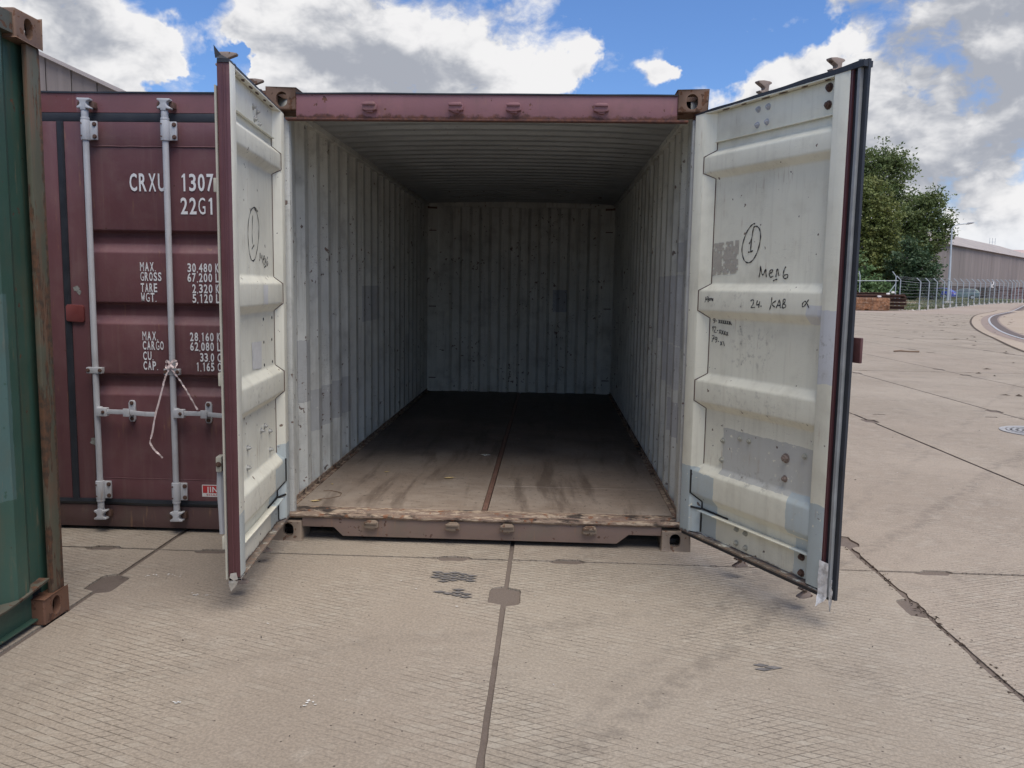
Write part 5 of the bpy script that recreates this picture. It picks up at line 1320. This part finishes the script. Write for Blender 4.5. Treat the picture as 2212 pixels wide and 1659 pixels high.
# ---------------------------------------------------------------- verge
def vh(x, y):
    # distance beyond the fence line
    best = 1e9
    for a, b_ in ((FP[0], FP[5]), (FP[5], FP[-1])):
        ax, ay, bx2, by2 = a[0], a[1], b_[0], b_[1]; L_ = math.hypot(bx2-ax, by2-ay)
        dd = ((x-ax)*(-(by2-ay))+(y-ay)*(bx2-ax))/L_; best = min(best, dd)
    return best
vg = MB(); nxv, nyv = 60, 50
for j in range(nyv+1):
    t = j/nyv
    for i in range(nxv+1):
        s_ = i/nxv
        # base curve along the fence and its extension to the left
        if s_ < .35: bx3, by3 = -30+(30.0+30)*(s_/.35), 73.2+(69.4-73.2)*(s_/.35)
        else:
            q = (s_-.35)/.65*(len(FP)-1+8); i0 = min(int(q), len(FP)-2); f_ = q-i0
            bx3 = FP[i0][0]+(FP[i0+1][0]-FP[i0][0])*f_; by3 = FP[i0][1]+(FP[i0+1][1]-FP[i0][1])*f_
        d = 140*t**1.7
        x, y = bx3-d*.12*(1 if s_ > .3 else .0), by3+d*.95+.15
        base = max(0, hgt(bx3, by3))
        z = base-.04+.10*min(1, d/.5)+(.78-base)*min(1, d/26)+mnoise.noise(Vector((x*.15, y*.15, 0)))*.05*min(1, d/4)+mnoise.noise(Vector((x*.9, y*.9, 0)))*.05*min(1, d/1)
        vg.v.append((x, y, z))
for j in range(nyv):
    for i in range(nxv): a = j*(nxv+1)+i; vg.f.append([a, a+1, a+nxv+2, a+nxv+1]); vg.m.append(0)
m_grass = rough_ground('dry_grass_ground', (.085, .10, .045), (.15, .14, .075), (.20, .17, .11), .25, .03)
tag(build('grass_verge', vg, m_grass, recalc=False, ang=180), kind='structure')
from mathutils.bvhtree import BVHTree
vt = BVHTree.FromPolygons([Vector(v) for v in vg.v], vg.f)
def gz(x, y, dflt=.8):
    h_ = vt.ray_cast(Vector((x, y, 50)), Vector((0, 0, -1)))
    return h_[0].z if h_[0] else dflt
gr = np.random.RandomState(4)
gm_ = MB()
for _ in range(17000):
    i = gr.randint(0, len(FP)-1); f_ = gr.rand(); d = gr.rand()**1.8*26+.12
    x = FP[i][0]+(FP[i+1][0]-FP[i][0])*f_-d*.1; y = FP[i][1]+(FP[i+1][1]-FP[i][1])*f_+d*.95
    z = gz(x, y); h_ = gr.uniform(.04, .20); w_ = gr.uniform(.02, .05); a = gr.uniform(0, 3.14)
    lx, ly = gr.uniform(-.1, .1), gr.uniform(-.1, .1)
    gm_.add([(x-w_*math.cos(a), y-w_*math.sin(a), z-.02), (x+w_*math.cos(a), y+w_*math.sin(a), z-.02), (x+lx, y+ly, z+h_)], [(0, 1, 2)], 0 if gr.rand() < .55 else 1)
tag(build('grass', gm_, [simple('green_grass', (.10, .135, .045), .8, 0, .3, .5, 0), simple('dry_grass', (.22, .19, .11), .8, 0, .3, .5, 0)], recalc=False, smooth=False), kind='stuff')
gv_ = MB()
for _ in range(1400):
    i = gr.randint(0, len(FP)-1); f_ = gr.rand(); d = abs(gr.normal(0, .35))
    x = FP[i][0]+(FP[i+1][0]-FP[i][0])*f_+gr.uniform(-.1, .3); y = FP[i][1]+(FP[i+1][1]-FP[i][1])*f_+d-.25; z = max(hgt(x, y)-.03, gz(x, y, 0)); r_ = gr.uniform(.03, .11)
    p_ = [(x+gr.uniform(-1, 1)*r_, y+gr.uniform(-1, 1)*r_, z+gr.uniform(-.3, .7)*r_) for _ in range(4)]
    gv_.add(p_, [(0, 1, 2), (0, 2, 3), (0, 3, 1), (1, 3, 2)])
tag(build('rubble_edge', gv_, simple('pale_rubble', (.50, .48, .44), .85, 0, .3, 3), smooth=False), kind='stuff')

# ---------------------------------------------------------------- cars
def car(x, y, z, rot, colr, label, L=4.6, est=True):
    root = empty('parked_car', (x, y, z), label, 'car', 'cars parked behind the fence', rotz=rot)
    m_b = simple('car_paint', colr, .25, .1, .03, 2, 0); m_gl = simple('car_glass', (.10, .12, .13), .08, 0, .1, 2, 0)
    m_ty = bpy.data.materials.get('tyre') or simple('tyre', (.02, .02, .02), .8)
    h = L/2
    low = [(-h, .30), (-h+.03, .62), (-h+.18, .74), (-h+1.05, .90), (-.75, .93), (h-.20, .97), (h-.04, .90), (h, .55), (h-.04, .28), (h-.45, .22), (-h+.5, .22)]
    def shell(prof, w0, w1, ztop, name, mat):
        mb = MB(); n = len(prof); rows_ = [(-1.0, 0), (-.93, 1), (.93, 1), (1.0, 0)]
        ys = [-w0, -w0*.97, w0*.97, w0]
        for k_, yy in enumerate(ys):
            ins = .06 if k_ in (0, 3) else 0
            for px, pz in prof:
                tt = max(0, min(1, (pz-.9)/(ztop-.9))) if ztop > 1 else 0
                mb.v.append((px*(1-ins/h), yy*(1-(1-w1/w0)*tt), pz-(ins*.5 if pz > .6 else -ins*.5)))
        for k_ in range(3):
            for i in range(n): mb.f.append([k_*n+i, k_*n+(i+1) % n, (k_+1)*n+(i+1) % n, (k_+1)*n+i]); mb.m.append(0)
        mb.f += [list(range(n))[::-1], list(range(3*n, 4*n))]; mb.m += [0, 0]
        return build(name, mb, mat, root, bevel=.03)
    body = shell(low, .88, .88, .9, 'body', m_b)
    if est: cab = [(-.95, .90), (-.15, 1.38), (.5, 1.46), (1.5, 1.42), (1.95, 1.30), (h-.10, .93)]
    else: cab = [(-1.0, .88), (-.25, 1.36), (.5, 1.45), (1.15, 1.36), (1.75, 1.0), (h-.25, .93)]
    shell(cab, .84, .64, 1.45, 'roof', m_b)
    def wside(pts, s):
        mb = MB(); vs = []
        for px, pz in pts:
            yy = .84+(.64-.84)*max(0, min(1, (pz-.9)/.55)); vs.append((px, s*(yy+.008), pz))
        mb.add(vs, [tuple(range(len(pts)))]); return mb
    for s in (-1, 1):
        for pts in ([(-.72, .97), (-.12, 1.33), (.28, 1.39), (.28, .97)], [(.36, .97), (.36, 1.39), (1.05, 1.37), (1.12, .97)], [(1.20, .97), (1.14, 1.36), (1.55, 1.33), (1.85, 1.02)] if est else [(1.18, .97), (1.10, 1.30), (1.25, 1.28), (1.5, 1.0)]):
            build('side_window', wside(pts, s), m_gl, root, recalc=False)
        for wx in (-h+.85, h-.95):
            wl = build('wheel', MB().cyl((wx, s*.70, .31), (wx, s*.90, .31), .31, 18), m_ty, root, bevel=.02)
            build('rim', MB().cyl((wx, s*.90, .31), (wx, s*.912, .31), .19, 12), m_post, wl)
        build('tail_light', MB().box((h-.09, s*.58, .70), (h+.012, s*.84, .88)), simple('tail_red', (.35, .03, .03), .2, 0, 0, 2, 0), root, bevel=.02)
        build('headlight', MB().box((-h-.004, s*.55, .58), (-h+.14, s*.82, .70)), m_stick_white, root, bevel=.02)
        build('door_mirror', MB().box((-.70, s*.86, .95), (-.55, s*1.02, 1.06)), m_b, root, bevel=.02)
    a, b_ = cab[-2], cab[-1]
    mb = MB(); mb.add([(a[0]+.03, -.55, a[1]-.03), (a[0]+.03, .55, a[1]-.03), (b_[0]+.012, .66, b_[1]+.06), (b_[0]+.012, -.66, b_[1]+.06)], [(0, 1, 2, 3)]); build('rear_window', mb, m_gl, root, recalc=False)
    mb = MB(); mb.add([(-.98, -.66, .95), (-.98, .66, .95), (-.20, .54, 1.37), (-.20, -.54, 1.37)], [(0, 1, 2, 3)]); build('windscreen', mb, m_gl, root, recalc=False)
    build('number_plate', MB().box((h-.02, -.26, .60), (h+.012, .26, .71)), m_stick_white, root)
    return root
car(56.6, 113.3, gz(56.6, 113.3), -.38, (.13, .18, .18), 'dark green estate car parked side-on beyond the mesh fence')
car(52.4, 110.5, gz(52.4, 110.5), -.75, (.05, .08, .42), 'blue car with its tail showing, left of the green estate', 4.0, False)

# ---------------------------------------------------------------- buildings
def clad(name, c, pitch=.6):
    m, N, b = mat_new(name); P = N.n('ShaderNodeNewGeometry').outputs['Position']; s = N.sep(P)
    f = N.noise(N.mul(P, (1, 1, .12)), .35, 6, .65)
    cx = N.mix(N.ramp(f, .3, .7), tuple(v*.84 for v in c), tuple(v*1.12 for v in c))
    fine = N.noise(N.mul(P, (1, 1, .05)), 2.2, 3)
    cx = N.mix(N.ramp(fine, .45, .7, 0, .35), cx, tuple(v*.75 for v in c))
    N.put(b.inputs['Base Color'], cx); b.inputs['Roughness'].default_value = .75; b.inputs['Specular IOR Level'].default_value = .2
    return m
m_clad = clad('brown_grey_cladding', (.27, .232, .215)); m_clroof = clad('pale_roof_sheet', (.34, .305, .285)); m_plinth = clad('dark_plinth', (.13, .095, .085)); m_pink = clad('pink_roof_sheet', (.48, .36, .33))
m_clad2 = clad('grey_gable_cladding', (.205, .18, .17))
wh = empty('warehouse', (55, 120, .8), 'long low brown-grey warehouse with shallow roof behind the trees', 'warehouse', 'warehouses round the yard')
WO = wh.location.copy()
E0, E1 = Vector((55.86, 121.44, 0)), Vector((98.6, 175.69, 0)); dW = (E1-E0).normalized(); nW = Vector((-dW.y, dW.x, 0))
E0 = E0-dW*6; E1 = E1+dW*55; LW = (E1-E0).length
def wb(name, mb, mat, **k): mb.v = [tuple(Vector(v)-WO) for v in mb.v]; return build(name, mb, mat, wh, recalc=False, smooth=False, **k)
def WP(s_, d, z): p = E0+dW*s_+nW*d; return (p.x, p.y, z)
# vertical cladding bays, each its own panel
bay = 7.6; nb2 = int(LW/bay)
for i in range(nb2):
    mb = MB(); kk = 19
    for q in range(kk+1):
        s0 = i*bay+(bay-.06)*q/kk
        for dd, ss in ((0, 0), (.05, .12)):
            for z in (2.7, 5.9, 9.05): mb.v.append(WP(min(s0+ss, i*bay+bay-.02), -dd if False else (0 if dd == 0 else .05), z+s0*0.0012))
    nn_ = (kk+1)*2
    for q in range(nn_-1):
        for r_ in range(2): a = q*3+r_; mb.f.append([a, a+3, a+4, a+1]); mb.m.append(0)
    wb('wall_panel', mb, m_clad)
mb = MB(); mb.add([WP(0, .06, -.5), WP(LW, .06, -.5), WP(LW, .06, 2.72), WP(0, .06, 2.72)], [(0, 1, 2, 3)]); wb('wall_base', mb, m_plinth)
mb = MB(); mb.add([WP(0, .12, 2.7), WP(LW, .12, 2.7), WP(LW, .12, 9.1), WP(0, .12, 9.1)], [(0, 1, 2, 3)]); wb('wall', mb, m_clad)
for i in range(nb2):
    mb = MB(); a, b_ = i*bay, i*bay+bay-.05
    mb.add([WP(a, -.35, 9.02+a*.0012), WP(b_, -.35, 9.02+b_*.0012), WP(b_, 15, 14.3), WP(a, 15, 14.3)], [(0, 1, 2, 3)]); wb('roof_sheet', mb, m_clroof)
mb = MB(); mb.add([WP(0, -.36, 8.90), WP(LW, -.36, 9.0+.12), WP(LW, -.36, 9.16), WP(0, -.36, 9.04)], [(0, 1, 2, 3)]); wb('gutter', mb, m_plinth)
mb = MB(); mb.add([WP(0, 0, -.5), WP(0, 30, -.5), WP(0, 30, 9), WP(0, 15, 14.3), WP(0, 0, 9)], [(0, 1, 2, 3, 4)]); wb('gable_wall', mb, m_clad)
mb = MB(); mb.add([WP(0, 15, 14.3), WP(LW, 15, 14.3), WP(LW, 30, 9), WP(0, 30, 9)], [(0, 1, 2, 3)]); wb('roof_sheet', mb, m_clroof)
at_ = MB()
for dx in (0, .7, 1.4): at_.tube([(113.3+dx, 219.2, 14.2), (113.3+dx, 219.2, 15.9)], .05, 4)
at_.tube([(113.3, 219.2, 14.9), (114.7, 219.2, 14.9)], .04, 4)
wb('roof_frame', at_, m_post)
# piles of dark goods along the wall foot
for i, (s0, L_, H_, nm) in enumerate(((27, 7, 1.9, 'low'), (35.5, 9, 2.3, 'long'), (46, 11, 2.0, 'flat'), (59, 9, 2.4, 'tall'))):
    mb = MB(); rg = random.Random(i)
    for q in range(5):
        for r_ in range(3):
            a = s0+L_*q/5+rg.uniform(0, .2); z0 = .7+H_*r_/3
            p0 = Vector(WP(a, -3.2, z0)); p1 = Vector(WP(a+L_/5-.25, -2.0, z0+H_/3-.08))
            c4 = [WP(a, -3.4, z0), WP(a+L_/5-.2, -3.4, z0), WP(a+L_/5-.2, -1.8, z0), WP(a, -1.8, z0)]; z1 = z0+H_/3-.1+rg.uniform(-.05, .03)
            mb.add(c4+[(p[0], p[1], z1) for p in c4], [(3, 2, 1, 0), (4, 5, 6, 7), (0, 1, 5, 4), (1, 2, 6, 5), (2, 3, 7, 6), (3, 0, 4, 7)])
    o = build('pallet_pile', mb, simple('pile_dark_%s' % nm, (.09+.02*i, .075, .07), .8, 0, .4, 1), None, loc=WP(s0, -3, .7), smooth=False)
    tag(o, 'dark pile of goods at the warehouse wall, %s' % ( ['just right of the green car', 'second from the green car', 'third from the green car', 'at the right edge of the photo'][i]), 'pile', 'goods stacked along the warehouse wall')
w2 = empty('warehouse', (121, 234, .8), 'distant pink-roofed warehouse rising beyond the brown one', 'warehouse', 'warehouses round the yard')
mb = MB().box((-2, 0, -1), (90, 60, 11.5)); build('wall', mb, m_clad, w2, smooth=False)
mb = MB(); mb.add([(-3, -1, 11.4), (92, -1, 11.8), (92, 30, 14.9), (-3, 30, 14.3)], [(0, 1, 2, 3)]); mb.add([(-3, 30, 14.3), (92, 30, 14.9), (92, 61, 11.5), (-3, 61, 11.5)], [(0, 1, 2, 3)]); mb.add([(-3, 0, 11.3), (-3, 30, 14.3), (-3, 60, 11.3)], [(0, 1, 2)]); build('roof', mb, m_pink, w2, recalc=False, smooth=False)
w3 = empty('warehouse', (-30, 40.8, 0), 'grey gabled shed whose sloping roof edge shows above the closed maroon container', 'warehouse', 'warehouses round the yard')
ax_, az_ = -18.0, 21.6
poly = [(-50, -.5), (24, -.5), (24, 21.6-.448*42-1.0+1.0*0), (-18+.0, 0)]
# gable: slope falls to the right from a ridge at x=-45
def gz3(x): return 11.62-(x+23.13)*.448
mb = MB(); n = 60
x0_, x1_ = -48.0, -6.0
for i in range(n):
    xa = x0_+(x1_-x0_)*i/n; xb = x0_+(x1_-x0_)*(i+1)/n
    y_ = 0 if i % 2 else .06
    mb.add([(xa+30, y_, -.5), (xb+30, y_, -.5), (xb+30, y_, gz3(xb)), (xa+30, y_, gz3(xa))], [(0, 1, 2, 3)])
build('gable_wall', mb, m_clad2, w3, recalc=False, smooth=False)
mb = MB(); mb.add([(x0_+30, -.25, gz3(x0_)+.012), (x1_+30, -.25, gz3(x1_)+.012), (x1_+30, 50, gz3(x1_)+.012), (x0_+30, 50, gz3(x0_)+.012)], [(0, 1, 2, 3)])
mb.add([(x0_+30, -.25, gz3(x0_)-.02), (x1_+30, -.25, gz3(x1_)-.02), (x1_+30, -.25, gz3(x1_)+.012), (x0_+30, -.25, gz3(x0_)+.012)], [(0, 1, 2, 3)])
build('roof', mb, m_clad2, w3, recalc=False, smooth=False)
mb = MB(); mb.add([(x1_+30, 0, -.5), (x1_+30, 50, -.5), (x1_+30, 50, gz3(x1_)), (x1_+30, 0, gz3(x1_))], [(0, 1, 2, 3)]); mb.add([(x0_+30, 0, -.5), (x0_+30, 50, -.5), (x0_+30, 50, gz3(x0_)), (x0_+30, 0, gz3(x0_))], [(0, 1, 2, 3)])
build('side_wall', mb, m_clad2, w3, recalc=False, smooth=False)

# ---------------------------------------------------------------- trees
def leafmat(name, ca, cb, cd):
    m, N, b = mat_new(name); P = N.n('ShaderNodeNewGeometry')
    f = N.noise(P.outputs['Position'], .55, 5, .6); f2 = N.noise(P.outputs['Position'], 3.5, 3)
    c = N.mix(N.ramp(f, .38, .62), ca, cb); c = N.mix(N.ramp(f2, .35, .7, 0, .7), c, cd)
    N.put(b.inputs['Base Color'], c); b.inputs['Roughness'].default_value = .6; b.inputs['Specular IOR Level'].default_value = .3
    tr_ = N.n('ShaderNodeBsdfTranslucent'); N.put(tr_.inputs[0], c); mx_ = N.n('ShaderNodeMixShader'); mx_.inputs[0].default_value = .3
    o_ = [q for q in N.t.nodes if q.type == 'OUTPUT_MATERIAL'][0]
    N.t.links.new(b.outputs[0], mx_.inputs[1]); N.t.links.new(tr_.outputs[0], mx_.inputs[2]); N.t.links.new(mx_.outputs[0], o_.inputs[0]); return m
m_bark = simple('bark', (.075, .06, .048), .9, 0, .3, 1)
def tree(name, label, base, blobs_, mat, dens, lsize, seed, lean=0, clump=.38, stretch=(1, 1, 1), trunk_r=.28, grow=1.0):
    blobs_ = [(a, b, c, d*grow) for a, b, c, d in blobs_]
    rg = np.random.RandomState(seed); base = Vector(base); root = empty(name, base, label, 'tree', 'trees beyond the fence')
    tmb = MB(); topz = max(b_[2] for b_ in blobs_)
    cx = float(np.mean([b_[0] for b_ in blobs_])); cy = float(np.mean([b_[1] for b_ in blobs_]))
    k = 7; tp_ = [Vector(((cx-base.x)*(t/k)**1.2, (cy-base.y)*(t/k)**1.2, (topz-base.z)*.86*t/k)) for t in range(k+1)]
    tmb.tube(tp_, [trunk_r*(1-.12*t) for t in range(k+1)], 8)
    for b_ in blobs_:
        c_ = Vector(b_[:3])-base; s_ = min(tp_, key=lambda p: abs(p.z-(c_.z*.62)))
        mid = s_*.5+c_*.5+Vector((rg.uniform(-.3, .3), rg.uniform(-.3, .3), -.3))
        tmb.tube([s_, mid, c_], [trunk_r*.42, trunk_r*.25, .03], 5)
        for _ in range(7):
            v = Vector(rg.normal(size=3)).normalized()*b_[3]*.85; tmb.tube([mid*.4+c_*.6, c_*.7+(c_+v)*.3+Vector((0, 0, .1)), c_+v], [.05, .035, .012], 4)
    build('trunk', tmb, m_bark, root)
    C_ = []; S_ = []
    for b_ in blobs_:
        n = int(dens*b_[3]**2.3)
        p = rg.normal(size=(n, 3)); p /= np.linalg.norm(p, axis=1)[:, None]; r_ = b_[3]*(rg.rand(n)**.42)[:, None]
        # lumpy outline
        lump = 1+.22*np.sin(p[:, :1]*7+seed)+.18*np.sin(p[:, 2:]*9+p[:, 1:2]*5)
        C_.append(np.array(b_[:3])+p*r_*lump*np.array(stretch)*np.array([1, 1, .92]))
    C_ = np.concatenate(C_)
    per = 9; cl = np.repeat(C_, per, axis=0)+rg.normal(scale=clump, size=(len(C_)*per, 3))*np.array([1, 1, .45])
    n = len(cl); sz = lsize*rg.uniform(.6, 1.35, n)
    nrm = rg.normal(size=(n, 3)); nrm[:, 2] = np.abs(nrm[:, 2])+.35; nrm /= np.linalg.norm(nrm, axis=1)[:, None]
    a = np.cross(nrm, rg.normal(size=(n, 3))); a /= np.linalg.norm(a, axis=1)[:, None]; b2 = np.cross(nrm, a)
    a *= sz[:, None]; b2 *= (sz*.55)[:, None]
    V = np.empty((n, 4, 3)); V[:, 0] = cl-a; V[:, 1] = cl-b2; V[:, 2] = cl+a; V[:, 3] = cl+b2
    V = V.reshape(-1, 3)-np.array(base); me = bpy.data.meshes.new('crown')
    me.vertices.add(n*4); me.vertices.foreach_set('co', V.astype(np.float32).ravel()); me.loops.add(n*4); me.loops.foreach_set('vertex_index', np.arange(n*4, dtype=np.int32))
    me.polygons.add(n); me.polygons.foreach_set('loop_start', np.arange(0, n*4, 4, dtype=np.int32)); me.polygons.foreach_set('loop_total', np.full(n, 4, dtype=np.int32))
    me.update(); me.validate(); me.materials.append(mat)
    o = bpy.data.objects.new('crown', me); col.objects.link(o); o.parent = root
    return root
lm1 = leafmat('mid_green_leaves', (0.115, 0.162, 0.057), (0.182, 0.216, 0.081), (0.081, 0.119, 0.049))
lm2 = leafmat('olive_green_leaves', (0.150, 0.182, 0.055), (0.215, 0.227, 0.075), (0.104, 0.137, 0.047))
lm3 = leafmat('dark_green_leaves', (0.056, 0.103, 0.053), (0.094, 0.138, 0.065), (0.044, 0.077, 0.043))
lm4 = leafmat('fresh_green_leaves', (0.115, 0.196, 0.075), (0.196, 0.287, 0.127), (0.092, 0.149, 0.063))
tall_sparse = [(46.69, 118.38, 19.9, 2.6), (44.46, 118.02, 18.44, 3.26), (48.69, 118.24, 18.83, 2.61), (48.11, 117.8, 15.26, 2.74), (46.16, 117.72, 15.22, 2.93), (49.79, 117.62, 13.02, 1.83), (50.74, 117.81, 14.33, 0.91), (52.1, 117.53, 11.43, 0.91), (48.6, 118.4, 19.9, 1.2), (42.5, 118.5, 19.5, 2.4)]
left_dense = [(39.3, 103.06, 13.0, 2.3), (41.06, 102.94, 11.32, 2.01), (39.96, 102.62, 9.02, 2.59), (41.73, 102.43, 6.76, 2.01), (39.17, 102.19, 5.58, 2.87), (41.4, 102.68, 9.04, 1.72), (40.94, 102.0, 3.33, 2.3), (38.98, 101.65, 2.01, 2.3), (42.94, 102.16, 3.93, 1.44), (40.41, 103.3, 14.73, 1.03), (37, 103, 10, 2.5), (36, 102, 5, 2.6)]
round_right = [(47.69, 107.3, 11.78, 2.69), (49.16, 107.51, 12.99, 2.09), (50.4, 107.29, 10.64, 1.91), (46.24, 107.03, 9.98, 2.09), (48.06, 106.91, 8.23, 2.69), (50.74, 107.06, 8.57, 1.31), (49.26, 107.62, 13.4, 1.19), (45.69, 106.73, 7.6, 2.09), (48.7, 106.73, 6.46, 1.79), (44.44, 107.02, 10.54, 1.49), (51.3, 107.26, 10.06, 0.72)]
dark_lower = [(43.79, 98.16, 3.88, 2.1), (42.44, 97.9, 2.21, 1.93), (45.18, 98.15, 3.35, 1.93), (45.76, 97.99, 1.71, 1.38), (44.3, 98.37, 5.53, 1.66), (41.83, 98.2, 4.94, 1.66), (46.15, 98.33, 4.46, 0.88), (43.3, 97.75, 1.57, 1.66), (46.33, 97.92, 1.2, 0.77), (43.2, 98.6, 7.2, 1.1)]
bush = [(34.23, 89.59, 3.08, 1.12), (34.97, 89.74, 4.11, 0.81), (35.52, 89.53, 2.1, 1.42), (37.05, 89.55, 1.72, 1.12), (34.43, 89.37, 1.5, 1.52), (36.57, 89.4, 1.4, 1.27), (33.68, 89.8, 5.1, 1.02), (32.2, 89.5, 3.0, 1.6)]
tree('broadleaf_tree', 'tallest tree, airy crown showing sky, rising behind the others', (46.5, 119, .8), tall_sparse, lm1, 17, .22, 1, clump=.50, grow=1.06)
tree('broadleaf_tree', 'dense olive-green tree with narrow top, close to the open right door', (39.9, 103.5, .7), left_dense, lm2, 34, .20, 2, clump=.34, grow=1.06)
tree('broadleaf_tree', 'rounded tree with domed crown at the right of the clump, beside the lamp', (47.6, 108, .8), round_right, lm1, 26, .20, 3, clump=.38, grow=1.0)
tree('conifer_tree', 'low dark green tree under the domed crown, touching the fence line', (44, 98.6, .6), dark_lower, lm3, 32, .19, 4, clump=.30, trunk_r=.2)
tree('shrub', 'bright green bushy shrub behind the rusty beams', (35.2, 89.9, .4), bush, lm4, 38, .17, 5, clump=.26, trunk_r=.1)['category'] = 'shrub'
